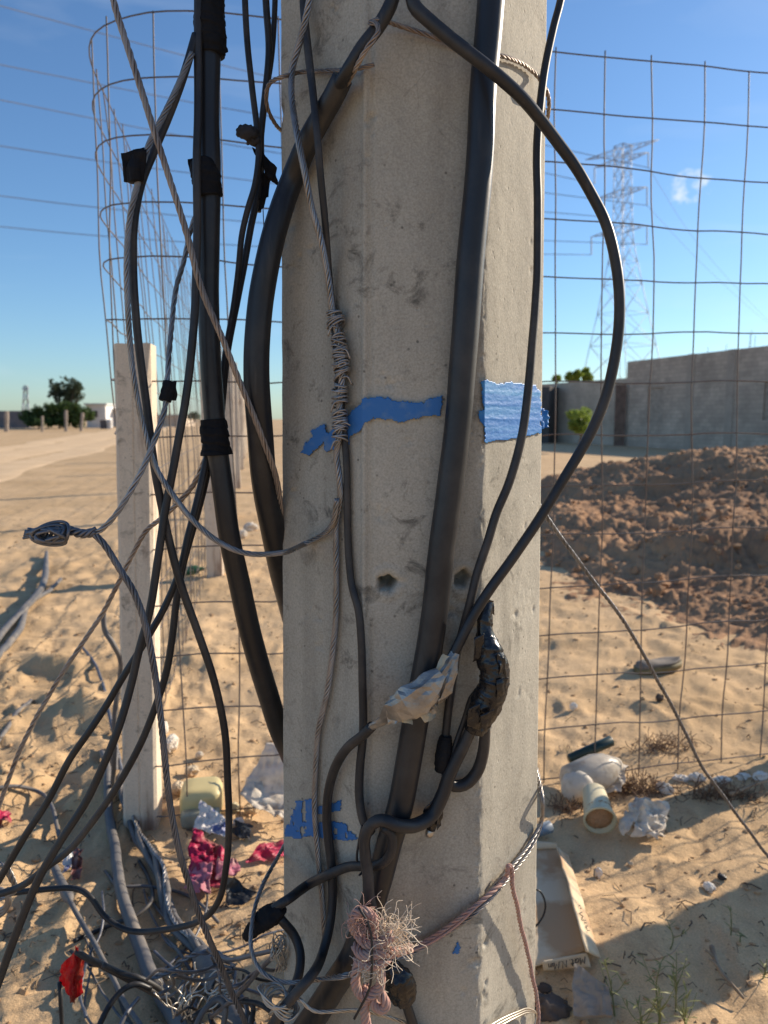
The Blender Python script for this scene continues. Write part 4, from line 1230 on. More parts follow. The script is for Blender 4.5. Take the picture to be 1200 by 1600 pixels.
mb = MB(); tube(mb, np.array([on(692, 1235, .012), on(684, 1262, .012), on(677, 1284, .013), on(673, 1296, .013)]), np.array([.005, .0062, .006, .0055]), 10); mb.build('clamp_body', M_TAPE, clamp)
mb = MB(); tube(mb, np.array([on(674, 1292, .013), on(671, 1302, .013), on(670, 1306, .013)]), np.array([.0048, .0052, .0046]), 12); mb.build('ferrule', M_SHINY, clamp)
flag(clamp, [(660, 1262), (680, 1244), (684, 1270), (664, 1280)], .838, M_TAPE, seed=33)
flag(clamp, [(690, 1240), (700, 1228), (690, 1290), (683, 1296)], .84, M_TAPE, seed=34)

# foil joint
def foil_mat():
    t = NT('foil_tape')
    c = t.mix(t.ramp(t.noise(45, 4), [(.4, 0.0), (.65, 1.0)]), (.36, .34, .31), (.23, .215, .20))
    t.bump(t.noise(160, 4), .4, .002)
    return t.set(Base_Color=c, Roughness=.36, Metallic=.7)
M_FOIL = foil_mat()
M_FOILB = M('foil_backing', (.50, .43, .30), .7, var=.2, vs=60)
foil = empty('foil_joint', at(640, 1110, .83), 'crumpled silver foil wrapped joint across the black pipe', 'cable joint')
def foilbody(pts, ws, seed, flat):
    P = resample(path(pts, .05, 10), .0062)
    rr = rad_at(P, ws)
    s = np.r_[0, np.cumsum(np.linalg.norm(np.diff(P, axis=0), axis=1))]
    def mod(i, a, PP):
        q = np.stack(np.broadcast_arrays(np.cos(a) * 1.5, np.sin(a) * 1.5, s[i] * 55), -1)
        return 1 + .36 * ridge(q * .6, 2, seed) + .16 * vn(q * 2.3, seed + 5) - .10
    mb = MB(); tube(mb, P, rr, 15, mod=mod, flat=flat)
    return mb
foilbody([(712, 1020, .83), (700, 1048, .828), (686, 1072, .826), (668, 1088, .824), (652, 1094, .822)], [14, 26, 42, 44, 34], 41, .55).build('foil_cuff', M_FOIL, foil, smooth=False)
foilbody([(690, 1052, -.056), (664, 1080, -.060), (640, 1098, -.060), (618, 1110, -.056), (604, 1120, -.050), (594, 1128, -.044), (580, 1136, -.036), (571, 1142, -.030)], [22, 40, 50, 50, 38, 17, 13, 12], 43, .5).build('foil_wrap', M_FOIL, foil, smooth=False)
def foilflap(cs, Y, seed, mat=None):
    mb = MB(); sheet(mb, [at(x, y, Y + d) for (x, y), d in zip(cs, (0, .004, -.004, .003))], 10, 10, .004, 60, seed, .0005, .0016)
    mb.build('foil_flap', mat or M_FOIL, foil, smooth=False)
foilflap([(668, 1060), (694, 1022), (704, 1026), (676, 1066)], .815, 50, M_FOILB)
foilflap([(640, 1108), (668, 1092), (683, 1116), (664, 1128)], .808, 51)
foilflap([(656, 1119), (683, 1113), (676, 1124), (664, 1131)], .805, 52, M_FOILB)
foilflap([(626, 1124), (644, 1122), (644, 1136), (628, 1132)], .806, 53, M_FOILB)
foilflap([(602, 1112), (634, 1090), (640, 1120), (606, 1134)], .804, 54)
foilflap([(674, 1078), (706, 1046), (690, 1092), (682, 1108)], .812, 55)

cable('power_cable', 'black cable leaving the foil joint, arching left and running down to the bottom edge', 'cable',
    [(582, 1134, -.034), (569, 1147, -.028), (542, 1168, -.018), (523, 1202, -.012), (513, 1241, -.010), (510, 1280, -.009), (512, 1308, -.009), (518, 1360, -.009), (519, 1404, -.012), (514, 1452, -.022), (504, 1492, -.04), (484, 1528, .785), (460, 1556, .78), (436, 1584, .78), (420, 1610, .78)], 15, M_BLK2, drop=True, group=GP, seed=25, sides=16)
Tc, _ = cable('power_cable', 'black cable looped low on the pole and running left into the ragged tape sleeve', 'cable',
    [(596, 1292, -.046), (609, 1300, -.045), (613, 1320, -.044), (607, 1340, -.042), (592, 1352, -.036), (568, 1354, -.022), (540, 1356, -.014), (512, 1368, -.020), (480, 1384, -.014), (452, 1405, .86), (432, 1418, .86), (410, 1440, .86), (398, 1452, .86)], [15, 15, 15, 15, 15, 15, 14], M_BLK2, group=GP, seed=26, sides=16)
wrap(Tc, [(441, 1418, .86), (425, 1430, .86), (410, 1442, .86), (396, 1454, .86), (384, 1465, .86)], [20, 32, 30, 24, 14], seed=60, mat=M_CLOTHT, amp=.2)
flag(Tc, [(380, 1460), (392, 1456), (396, 1476), (386, 1472)], .858, seed=61)
flag(Tc, [(430, 1412), (440, 1420), (438, 1436), (428, 1430)], .858, seed=62)
cable('power_cable', 'short black cable bowing down from the ragged tape sleeve along the pole edge', 'cable',
    [(437, 1432, .86), (446, 1442, .86), (460, 1460, .86), (469, 1488, .85), (467, 1520, .835), (458, 1545, .825), (446, 1568, .82), (430, 1600, .82)], 14, M_BLK, drop=True, group=GP, seed=27)
mb = MB(); c = path([(566, 1290, -.02), (560, 1320, -.016), (558, 1345, -.016), (566, 1362, -.016), (561, 1368, -.02)]); tube(mb, c, .0014, 6)
mb.build('tie_wire', M_BLK2, label='thin black tie wire around the low cable loop', cat='wire')
# black tape lump right of the knot
lump, _ = cable('power_cable', 'black cable stub with a crumpled tape cap right of the pink knot', 'cable', [(610, 1520, -.02), (620, 1540, -.02), (632, 1562, -.016), (640, 1585, -.012), (648, 1612, -.010)], 15, M_BLK, drop=True, group=GP, seed=28)
wrap(lump, [(608, 1508, -.026), (616, 1522, -.027), (625, 1542, -.026), (631, 1558, -.022)], [26, 42, 42, 34], seed=63, amp=.3, name='tape_cap')
mb = MB()
for k in range(9):
    a = np.linspace(0, 2 * math.pi * 1.1, 26) + k
    P = np.array([at(435 + (k - 4) * 2.6, 1562 + (k - 4) * 2.8, .785)] * 26)
    mbp = P + np.stack([.0155 * np.cos(a), .0145 * np.sin(a), -.007 * np.cos(a) + .004 * np.sin(a * 2 + k)], -1)
    tube(mb, mbp, .0012, 6)
mb.build('binding_wire', M_SHINY, label='coil of bright wire binding the black cables at the bottom of the pole', cat='wire')

# --- pink rope with frayed knot
M_PINK = M('pink_fibre', (.50, .29, .235), .9, var=.35, vs=80, col2=(.42, .29, .24), spec=.15)
M_CREAM = M('cream_fibre', (.82, .68, .52), .9, var=.25, vs=80, spec=.15)
rope = empty('pink_rope', at(580, 1590, .80), 'frayed pink rope knotted round the strap and hanging at the right of the pole', 'rope')
mb = MB()
strand(mb, resample(path([(585, 1490, -.07), (620, 1490, -.03), (660, 1474, -.015), (700, 1448, -.014), (740, 1418, -.014), (775, 1388, -.013), (792, 1368, -.012), (797, 1354, -.012)], .012), .004), .0030, 3, .028, 7)
tube(mb, wiggle(resample(path([(620, 1486, -.03), (660, 1476, -.018), (700, 1455, -.017), (740, 1424, -.016), (790, 1372, -.015)], .012), .004), .003, 22, 9), .0016, 6)
P = path([(792, 1366, -.016), (793, 1354, -.018), (798, 1356, -.019), (800, 1378, -.017), (806, 1410, -.014), (815, 1450, -.012), (824, 1490, -.010), (832, 1525, -.009), (839, 1556, -.009), (841, 1590, -.010), (838, 1620, -.010)], .012)
strand(mb, wiggle(resample(P, .004), .0012, 30, 12), .0031, 3, .020, 7)
mb.build('twisted_line', M_PINK, rope)
mb = MB()
for k, pts in enumerate(([(566, 1470, .79), (552, 1450, .785), (553, 1428, .78), (566, 1422, .775), (580, 1430, .775), (584, 1450, .78), (580, 1480, .785), (576, 1510, .785)],
    [(560, 1460, .785), (574, 1475, .775), (600, 1470, .77), (612, 1462, .77)], [(566, 1500, .785), (556, 1520, .78), (560, 1545, .78), (572, 1555, .78), (590, 1545, .78), (592, 1520, .78), (582, 1500, .78)],
    [(574, 1540, .785), (570, 1565, .785), (572, 1590, .785), (578, 1620, .785)], [(588, 1540, .785), (598, 1556, .78), (605, 1570, .78), (596, 1578, .78), (584, 1568, .782), (582, 1550, .785)],
    [(556, 1500, .785), (575, 1508, .768), (600, 1500, .77), (610, 1492, .78)], [(556, 1480, .785), (570, 1492, .77), (596, 1488, .77), (640, 1482, .80)])):
    P = resample(catmull([at(*p) for p in pts], 10), .003)
    strand(mb, wiggle(P, .002, 40, k), .0058, 5, .035, 6)
mb.build('knot', M_PINK, rope)
r2 = np.random.default_rng(5)
def fray(n, c, dirs, L0_, spread, seed):
    mb = MB()
    for k in range(n):
        p = at(*c) + r2.normal(size=3) * np.array([.007, .004, .008])
        d = np.array(dirs) + r2.normal(size=3) * spread; d /= np.linalg.norm(d)
        Lk = L0_ * (.4 + .8 * r2.random())
        q = [p]
        for s_ in range(5):
            d = d + r2.normal(size=3) * .62; d /= np.linalg.norm(d)
            q.append(q[-1] + d * Lk / 5)
        q = np.array(q)
        q[:, 1] = np.minimum(q[:, 1], .835)
        tube(mb, catmull(q, 4), .00035, 4, cap=False)
    return mb
m_ = fray(120, (604, 1468, .775), (.85, -.05, .46), .046, .34, 1)
m_.build('frayed_end', M_CREAM, rope)
m_ = fray(60, (582, 1508, .77), (.1, -.15, -.4), .03, .7, 2)
m_.build('frayed_end', M_CREAM, rope)
m_ = fray(50, (566, 1440, .772), (-.1, -.1, .2), .03, .8, 3)
m_.build('frayed_end', M_PINK, rope)
mb = MB()
for P_ in (P, path([(620, 1486, -.03), (700, 1450, -.014), (792, 1368, -.012)], .012)):
    for k in range(70):
        p = P_[r2.integers(0, len(P_))] + r2.normal(size=3) * .0016; d = r2.normal(size=3) * .004
        tube(mb, np.array([p, p + d * .6, p + d + r2.normal(size=3) * .0015]), .00022, 3, cap=False)
mb.build('fuzz', M_PINK, rope)
cable('tie_wire', 'thin rusty black wire threaded down through the pink knot', 'wire', [(560, 1418, .77), (577, 1450, .765), (580, 1500, .762), (577, 1545, .764), (566, 1570, .768), (554, 1592, .77)], 4, M_BLK2, seed=29)

# --- left lower cables (free hanging)
cable('power_cable', 'black cable forking from the trunk tape to the left edge, upper of the fork', 'cable',
    [(327, 695, .935), (316, 745, .925), (303, 800, .915), (293, 838, .91), (280, 893, .905), (257, 950, .90), (235, 989, .895), (198, 1048, .89), (165, 1103, .885), (139, 1143, .88), (110, 1186, .88), (73, 1253, .875), (37, 1308, .87), (5, 1362, .87), (-30, 1420, .87)], 11, M_BLK, drop=True, group=GL, seed=31)
cable('power_cable', 'dark grey cable forking from the trunk tape behind the corner post, lower of the fork', 'cable',
    [(331, 700, .945), (318, 760, .945), (303, 820, .945), (287, 880, .945), (277, 930, .945), (268, 1000, .945), (257, 1062, .945), (238, 1121, .945), (213, 1176, .945), (183, 1228, .945), (147, 1279, .945), (110, 1327, .945), (73, 1356, .945), (33, 1385, .95), (-20, 1402, .95)], 11, M_BLK2, drop=True, group=GL, seed=32)
cable('bare_strand', 'thin scorched strand slanting from the trunk across the post to the lower left', 'cable',
    [(322, 715, .95), (300, 760, .97), (253, 809, 1.0), (227, 831, 1.02), (205, 872, 1.03), (183, 916, 1.04), (161, 956, 1.05), (139, 989, 1.05), (110, 1033, 1.05), (81, 1081, 1.05), (55, 1125, 1.05), (33, 1169, 1.05), (15, 1216, 1.05), (-5, 1270, 1.05)], 7.5, M_ALU2, st=(4, .05), drop=True, group=GL, seed=33)
cable('power_cable', 'short loose grey cable end drooping behind the corner post', 'cable',
    [(161, 956, 1.9), (164, 985, 1.9), (176, 1005, 1.9), (188, 1030, 1.92), (187, 1065, 1.95), (180, 1110, 1.96), (178, 1180, 2.0), (176, 1230, 'g', .01)], 8, M_GREY, seed=34)

# --- cables on the sand and the tangle
def gc(label, pts, w, mat, seed, st=None, dz=.01, name='ground_cable', group=GG):
    pts = [p if len(p) > 2 else (p[0], p[1], 'g', dz) for p in pts]
    return cable(name, label, 'cable', pts, w, mat, st=st, group=group, seed=seed, amp=.002)
gc('thick grey cable on the sand from the corner post down to the bottom edge', [(160, 1175), (167, 1202), (170, 1272), (180, 1327), (187, 1385), (200, 1429), (216, 1473), (238, 1528), (268, 1583), (295, 1640)], [9, 11, 13, 15, 17, 20, 24, 27], M_GREY, 41, dz=.02)
X2, _ = gc('bundle of twisted grey wires on the sand feeding a thick grey sleeve', [(176, 1160), (182, 1195), (194, 1239), (209, 1290), (227, 1327), (246, 1352), (257, 1392), (262, 1425), (275, 1448), (304, 1473), (318, 1495)], 20, M_GREY, 42, st=(3, .5), dz=.02)
mb = MB(); P = path([(315, 1492, 'g', .035), (330, 1520, 'g', .045), (348, 1555, 'g', .05), (367, 1585, 'g', .055), (388, 1630, 'g', .05)]); tube(mb, resample(P, .01), np.linspace(.020, .026, len(resample(P, .01))), 18)
mb.build('sleeve', M_GREY, X2)
gc('thin bright strand twisted along the grey wire bundle on the sand', [(178, 1150), (186, 1180), (200, 1236), (214, 1290), (236, 1325), (256, 1356), (259, 1400), (268, 1432), (285, 1455), (306, 1470)], 6, M_ALU, 43, st=(3, .05), dz=.035)
X3, _ = gc('grey cable with a thick blunt sleeve at its end, left of the red tag', [(86, 1358), (96, 1380), (106, 1402), (112, 1415), (125, 1437), (154, 1488), (176, 1528), (194, 1565), (216, 1597), (240, 1640)], [8, 8, 8, 8, 8, 8, 8, 8], M_GREY, 44, dz=.03)
mb = MB(); P = resample(path([(85, 1355, 'g', .035), (92, 1372, 'g', .035), (101, 1390, 'g', .034), (110, 1408, 'g', .033)]), .004); tube(mb, P, np.interp(np.linspace(0, 1, len(P)), [0, .6, .62, .85, 1], [.0095, .0125, .0135, .0125, .005]), 14)
mb.build('sleeve', M_GREY, X3)
X4, _ = cable('power_cable', 'stiff black cable ending at the red plastic tag', 'cable', [(118, 1486, 1.16), (134, 1496, 1.16), (154, 1506, 1.17), (198, 1528, 1.18), (235, 1547, 1.19), (272, 1567, 1.2), (300, 1590, 1.2)], [10, 11, 12, 13, 13], M_BLK2, drop=True, group=GL, seed=45)
cable('power_cable', 'second stiff black cable lying along the one with the red tag', 'cable', [(160, 1508, 1.15), (190, 1522, 1.16), (214, 1528, 1.16), (240, 1540, 1.17), (262, 1556, 1.18), (290, 1580, 1.18)], 9, M_BLK2, drop=True, group=GL, seed=46)
mb = MB(); tube(mb, np.array([at(93, 1535, 1.17), at(95, 1570, 1.17), at(97, 1605, 1.17), at(98, 1650, 1.18)]), .0036, 8)
tube(mb, catmull([at(94, 1522, 1.165), at(80, 1526, 1.17), at(66, 1532, 1.175)], 6), .0008, 5)
mb.build('stake_wire', M_BLK2, label='short upright black wire standing under the red tag', cat='wire')
gc('thin dark cable arching over the sand at the left edge below the slanting strands', [(-12, 1232), (22, 1228), (55, 1234), (73, 1246), (84, 1270), (92, 1308)], 6, M_GREY, 47, dz=.02)
gc('pair of thick grey cables on the sand at the left edge, outer one', [(73, 862), (66, 916), (37, 952), (15, 975), (-10, 1005)], [5, 10, 11, 12], M_GREY, 48, dz=.03)
gc('pair of thick grey cables on the sand at the left edge, inner one', [(95, 905), (77, 923), (48, 941), (29, 985), (-10, 1032)], [5, 8, 11, 12], M_GREY, 49, dz=.03)
gc('short grey wire on the sand at the left edge below the pair of thick cables', [(48, 1095), (25, 1115), (10, 1140), (-8, 1165)], 7, M_GREY, 50)
gc('thin grey wire on the sand between the slanting strand and the post', [(128, 1010), (150, 1040), (162, 1075), (170, 1110), (178, 1150), (186, 1185)], 5, M_ALUD, 51)
gc('two ply grey wire rising from the bottom edge over the thick grey sleeve', [(236, 1530, 'g', .03), (262, 1520, 'g', .05), (285, 1500, 'g', .08), (305, 1490, 'g', .1), (330, 1488, 'g', .1), (350, 1496, 'g', .1), (365, 1515, 'g', .08), (368, 1545, 'g', .05)], 9, M_ALUD, 52, st=(2, .05))
cable('wire', 'upper grey wire from the bright wire bunch left into the tangle', 'wire', [(432, 1484, .95), (400, 1492, .97), (360, 1500, 1.0), (340, 1494, 1.02), (325, 1484, 1.04)], 7, M_ALUD, seed=53, group='wires in the bottom tangle')
cable('wire', 'lower grey wire from the bright wire bunch down left into the tangle', 'wire', [(430, 1490, .95), (405, 1518, .97), (380, 1545, 1.0), (360, 1565, 1.02), (330, 1590, 1.05)], 7, M_ALUD, seed=54, group='wires in the bottom tangle')
for k, (pts, w, mt, lab) in enumerate((
    ([(374, 1565, 1.0), (400, 1568, .99), (425, 1582, .97), (440, 1600, .96), (450, 1640, .96)], 8, M_BLK2, 'black wire bowing right from the thick grey sleeve along the bottom edge'),
    ([(152, 1608, 1.1), (168, 1575, 1.12), (190, 1548, 1.14), (212, 1538, 1.15), (236, 1545, 1.16)], 9, M_BLK, 'black cable curving up from the bottom edge to the one with the red tag'),
    ([(186, 1606, 1.08), (200, 1580, 1.1), (216, 1560, 1.13)], 7, M_ALUD, 'short grey wire rising from the bottom edge below the black cables'),
    ([(305, 1604, 1.02), (318, 1580, 1.03), (340, 1562, 1.04), (352, 1572, 1.03), (348, 1606, 1.02)], 9, M_GREY, 'grey cable loop at the bottom edge left of the long bare strand'),
    ([(300, 1590, 1.05), (325, 1575, 1.06), (350, 1572, 1.05), (372, 1562, 1.03), (395, 1572, 1.02), (392, 1604, 1.0)], 8, M_BLK2, 'black wire arching across the bottom tangle'),
    ([(380, 1608, .98), (386, 1580, 1.0), (376, 1556, 1.02), (362, 1550, 1.04)], 7, M_ALUD, 'grey wire hooking over the thick grey sleeve at the bottom'))):
    cable('wire', lab, 'wire', pts, w, mt, seed=60 + k, group='wires in the bottom tangle', drop=k in (0,))
mb = MB()
for k in range(14):
    p = at(285 + r2.normal() * 8, 1588 + r2.normal() * 5, 1.12 + .02 * r2.normal())
    d = np.array([.1 + .35 * r2.normal(), -.1 + .2 * r2.normal(), 1.0]); q = [p]
    for s_ in range(6):
        d = d + r2.normal(size=3) * .45; d[2] += .1; d /= np.linalg.norm(d); q.append(q[-1] + d * (.010 + .007 * r2.random()))
    tube(mb, catmull(q, 5), .0012, 6)
mb.build('wire_ends', M_SHINY, label='spray of bright unravelled wire ends at the bottom left', cat='wire')
mb = MB()
for k in range(9):
    p = at(345 + r2.normal() * 9, 1548 + r2.normal() * 8, 1.06); a = np.linspace(0, 5.5, 22) + k
    tube(mb, p + np.stack([.013 * np.cos(a) * (1 + .2 * k / 9), .012 * np.sin(a), .011 * np.sin(a + .7 + k * .4)], -1), .0013, 6)
mb.build('binding_wire', M_SHINY, label='bright wire twisted round the thick grey sleeve', cat='wire')
mb = MB()
for k in range(11):
    p = at(437 + r2.normal() * 3, 1482 + r2.normal() * 7, .95); a = np.linspace(0, 6.6, 26) + 2 * k
    tube(mb, p + np.stack([.009 * np.cos(a), .009 * np.sin(a + k), (.010 + .001 * k) * np.sin(a * 1.2)], -1), .0008, 5)
for k in range(5):
    tube(mb, catmull([at(440, 1490, .95), at(432 + 4 * k, 1512, .95), at(426 + 5 * k, 1528 - 3 * k, .95)], 5), .0007, 5)
mb.build('wire_bunch', M_SHINY, label='crumpled bunch of fine bright wire against the left edge of the pole', cat='wire')
mb = MB()
for k in range(3):
    P = catmull([at(-14, 1346 + 5 * k, 1.0), at(4 + 2 * k, 1352, 1.0), at(16 + 2 * k, 1372, 1.0), at(24, 1392 - 3 * k, 1.0), at(12, 1400, 1.0), at(-12, 1408, 1.0)], 10)
    strand(mb, resample(P, .004), .0032, 4, .03, 6)
    P = catmull([at(-12, 1438 - 6 * k, 1.0), at(8, 1424 - 4 * k, 1.0), at(15 - 2 * k, 1404, 1.0), at(6, 1392, 1.0), at(-12, 1386, 1.0)], 10)
    tube(mb, P, .003, 8)
mb.build('wire_coil', M_ALU, label='coil of bare strand and cable cut by the lower left edge', cat='wire')
# stray thin wires, nothing tells one from the next
rs_ = np.random.default_rng(23)
for k in range(16):
    x0 = rs_.uniform(90, 330); y0 = rs_.uniform(1330, 1540); ang = rs_.uniform(.7, 1.5); pts = []
    for s_ in range(7):
        pts.append((x0, y0, 'g', .004 + .02 * rs_.random()))
        x0 += 34 * math.cos(ang); y0 += 34 * math.sin(ang); ang += rs_.normal() * .38
    gc('thin stray grey wire lying on the sand in the bottom left tangle', pts, rs_.uniform(3.2, 6.5), [M_GREY, M_ALUD, M_BLK2][k % 3], 200 + k, name='stray_wire', group='thin stray wires in the bottom left tangle')
for k in range(9):
    x0 = rs_.uniform(250, 420); y0 = rs_.uniform(1500, 1610); ang = rs_.uniform(0, 6.28); pts = []; Yk = rs_.uniform(.98, 1.2)
    for s_ in range(7):
        pts.append((x0, y0, Yk + .02 * rs_.normal())); x0 += 24 * math.cos(ang); y0 += 20 * math.sin(ang); ang += rs_.normal() * .8
    cable('stray_wire', 'thin stray wire curling through the knot of cables at the bottom', 'wire', pts, rs_.uniform(3, 6), [M_ALUD, M_BLK2, M_GREY][k % 3], seed=230 + k, group='thin stray wires curling through the bottom knot')
cable('guy_wire', 'grey strand slanting down right from behind the pole in front of the mesh', 'wire', [(828, 765, 1.12), (857, 811, 1.16), (920, 899, 1.24), (976, 972, 1.31), (1018, 1046, 1.37), (1060, 1123, 1.43), (1098, 1200, 1.48), (1116, 1225, 1.5), (1165, 1292, 1.54), (1200, 1337, 1.57), (1290, 1440, 'g', -.02)], 5.6, M_ALUD, st=(4, .05), seed=55)
# ------------------------------------------------------------------ litter
def mpx(px, py):
    """metres per picture pixel on the ground there"""
    return depth(gp(px, py)) / F
def litter_mesh(build, name, mat, label, cat, smooth=True, group=None):
    mb = MB(); build(mb)
    return mb.build(name, mat, smooth=smooth, label=label, cat=cat, group=group)

M_BAG = filmmat('white_plastic', (.84, .755, .63), .45, .3)
M_BAGC = filmmat('clear_plastic', (.78, .70, .58), .3, .4)
M_PINKP = filmmat('pink_wrapper', (.62, .03, .10), .35, .3, .3)
M_PINKP2 = filmmat('pale_pink_wrapper', (.62, .20, .26), .4, .25, .3)
M_REDP = filmmat('red_plastic', (.60, .012, .018), .35, .45, .2)
M_BLUEW = M('blue_white_wrapper', (.62, .58, .54), .4, var=.3, vs=22, col2=(.10, .12, .28), mixlo=.52, mixhi=.62)
M_OLIVE = M('yellowed_plastic', (.60, .50, .24), .5, var=.15, vs=8)
M_CREAMP = M('cream_plastic', (.62, .54, .34), .45, var=.15, vs=10)
M_FOAM = M('white_foam', (.84, .76, .64), .8, var=.15, vs=15)
M_BLKP = M('black_plastic', (.015, .016, .018), .45, var=.3, vs=20)
M_GRN = M('green_plastic', (.03, .14, .06), .35, var=.3, vs=12)
M_DKGRN = M('dark_green_tube', (.012, .035, .03), .35, var=.3, vs=12)
M_ROCK = M('dark_rock', (.10, .075, .06), .95, var=.4, vs=12, bump=.6, bs=40, bd=.01)
M_CARD = M('cardboard', (.62, .50, .34), .85, vs=5.5, col2=(.46, .29, .155), mixlo=.47, mixhi=.56)
M_CARDL = M('card_pale', (.66, .54, .36), .85, var=.2, vs=7, col2=(.52, .32, .17))
M_INK = M('ink', (.03, .03, .04), .7)

# standing crumpled white sack by the pole
def crumple(mb, px, py, wpx, hpx, seed, dep=.6, amp=.4, lift=.0, freq=1.3):
    k = mpx(px, py + hpx / 2)
    b = gp(px, py + hpx * .42)
    blob(mb, b + np.array([0, 0, hpx * k * .45 + lift]), (wpx * k * .42, wpx * k * .42 * dep, hpx * k * .42), amp, freq, seed, 5, rz=.3 * seed)
def bagsheet(mb, cs, seed, amp=.03, fr=12, n=26):
    sheet(mb, cs, n, n, amp, fr, seed, .0012, .006)
b0 = gp(412, 1282); k = depth(b0) / F
def q3(px, py, dy): return at(px, py, b0[1] + dy)
litter_mesh(lambda m: (bagsheet(m, [q3(374, 1245, 0), q3(452, 1276, -.05), q3(462, 1178, .10), q3(418, 1168, .14)], 4, .035, 11), bagsheet(m, [q3(380, 1250, -.02), q3(448, 1284, -.12), q3(450, 1262, .02), q3(400, 1200, .10)], 5, .03, 13)),
    'plastic_sack', M_BAG, 'big crumpled white plastic sack standing on the sand against the left edge of the pole', 'sack')

def rbox(mb, c, sx, sy, sz, rz, seed, dome=.3):
    v, f = ico(4)
    w = np.sign(v) * np.abs(v) ** .45
    w[:, 2] *= 1
    w = w * (1 + .04 * fbm(v * 2, 2, seed))[:, None]
    w = w * np.array([sx / 2, sy / 2, sz / 2])
    ca, sa = math.cos(rz), math.sin(rz)
    w = w @ np.array([[ca, sa, 0], [-sa, ca, 0], [0, 0, 1]])
    mb.add(w + np.asarray(c), f)
b = gp(308, 1288); k = depth(b) / F
e = empty('plastic_tub', b, 'yellowed plastic tub tipped on its side behind the pink wrapper', 'tub')
mb = MB(); rbox(mb, b + [0, .06, .045], 66 * k, .12, .095, .15, 3); mb.build('tub', M_OLIVE, e)
mb = MB(); rbox(mb, b + [.01, .0, .022], 60 * k, .05, .05, .15, 5); mb.build('lid', M('grey_olive', (.30, .30, .23), .6), e)

b = gp(330, 1395); k = depth(b) / F
def g2(px, py, dz=0): 
    p = gp(px, py); return p + np.array([0, 0, dz])
e = empty('pink_wrapper', b, 'crumpled bright pink plastic wrapper on the sand below the yellowed tub', 'wrapper')
def qp(px, py, dy): return at(px, py, b[1] + dy)
mb = MB(); bagsheet(mb, [qp(294, 1384, -.01), qp(352, 1388, -.03), qp(358, 1338, .10), qp(302, 1298, .16)], 7, .018, 26, 34)
bagsheet(mb, [qp(296, 1340, .08), qp(340, 1350, .04), qp(334, 1318, .13), qp(304, 1296, .15)], 8, .018, 30, 26); mb.build('sheet', M_PINKP, e)
mb = MB(); bagsheet(mb, [qp(290, 1390, -.03), qp(326, 1394, -.05), qp(334, 1352, .03), qp(296, 1350, .05)], 9, .012, 34, 24); bagsheet(mb, [qp(338, 1378, -.01), qp(376, 1364, .02), qp(372, 1346, .07), qp(340, 1342, .07)], 10, .012, 34, 22)
mb.build('torn_end', M_PINKP2, e)
litter_mesh(lambda m: bagsheet(m, [g2(306, 1312, .03), g2(356, 1330, .03), g2(362, 1312, .05), g2(318, 1288, .06)], 11, .018, 30, 20), 'wrapper', M_BLUEW, 'crumpled silvery blue wrapper lying just above the pink one', 'wrapper', False)
litter_mesh(lambda m: bagsheet(m, [g2(384, 1356, .01), g2(448, 1346, .01), g2(448, 1332, .03), g2(404, 1340, .03)], 12, .012, 30, 16), 'plastic_strip', M_PINKP, 'narrow pink plastic strip on the sand touching the left edge of the pole', 'plastic strip', False)
litter_mesh(lambda m: bagsheet(m, [g2(352, 1416, .0), g2(372, 1416, .0), g2(402, 1402, .01), g2(354, 1398, .05)], 13, .015, 20, 16), 'plastic_scrap', M_BLKP, 'black plastic scrap on the sand below the pink wrapper', 'plastic scrap', False)
litter_mesh(lambda m: (bagsheet(m, [g2(362, 1310, .01), g2(392, 1322, .01), g2(396, 1300, .02), g2(370, 1296, .03)], 14, .015, 24, 14),), 'plastic_scrap', M_BLKP, 'black plastic scrap between the silvery blue wrapper and the white sack', 'plastic scrap', False)
litter_mesh(lambda m: crumple(m, 268, 1162, 24, 28, 3), 'paper_ball', M_FOAM, 'larger crumpled white paper beside the right side of the corner post', 'paper', False)
litter_mesh(lambda m: crumple(m, 258, 1138, 16, 22, 5), 'paper_ball', M_FOAM, 'smaller crumpled white paper above the larger one beside the corner post', 'paper', False)
b = gp(290, 1215)
rr_ = np.random.default_rng(3)
GR = 'small scraps of rubbish behind the mesh'
scr = [(330, 1236, 14, M_FOAM, 'pale foam scrap above the yellowed tub'), (366, 1262, 20, M_CREAMP, 'cream scrap left of the foot of the white sack'), (392, 1266, 22, M_CARDL, 'tan card scrap at the foot of the white sack'), (300, 1205, 22, M_CARD, 'brown card scrap above the yellowed tub'), (372, 1285, 18, M_BLUEW, 'silvery scrap just above the black plastic scrap'), (340, 1288, 14, M_BAGC, 'clear plastic scrap right of the yellowed tub'), (312, 1180, 14, M_BAGC, 'clear plastic scrap farthest up in the rubbish right of the corner post'), (280, 1232, 26, M_CARD, 'crushed brown carton beside the corner post')]
for k_, (px, py, w, m_, lab) in enumerate(scr):
    litter_mesh(lambda m: crumple(m, px, py, w, w * .7, 20 + k_, .8, .5), 'scrap', m_, lab, 'scrap', False, GR)
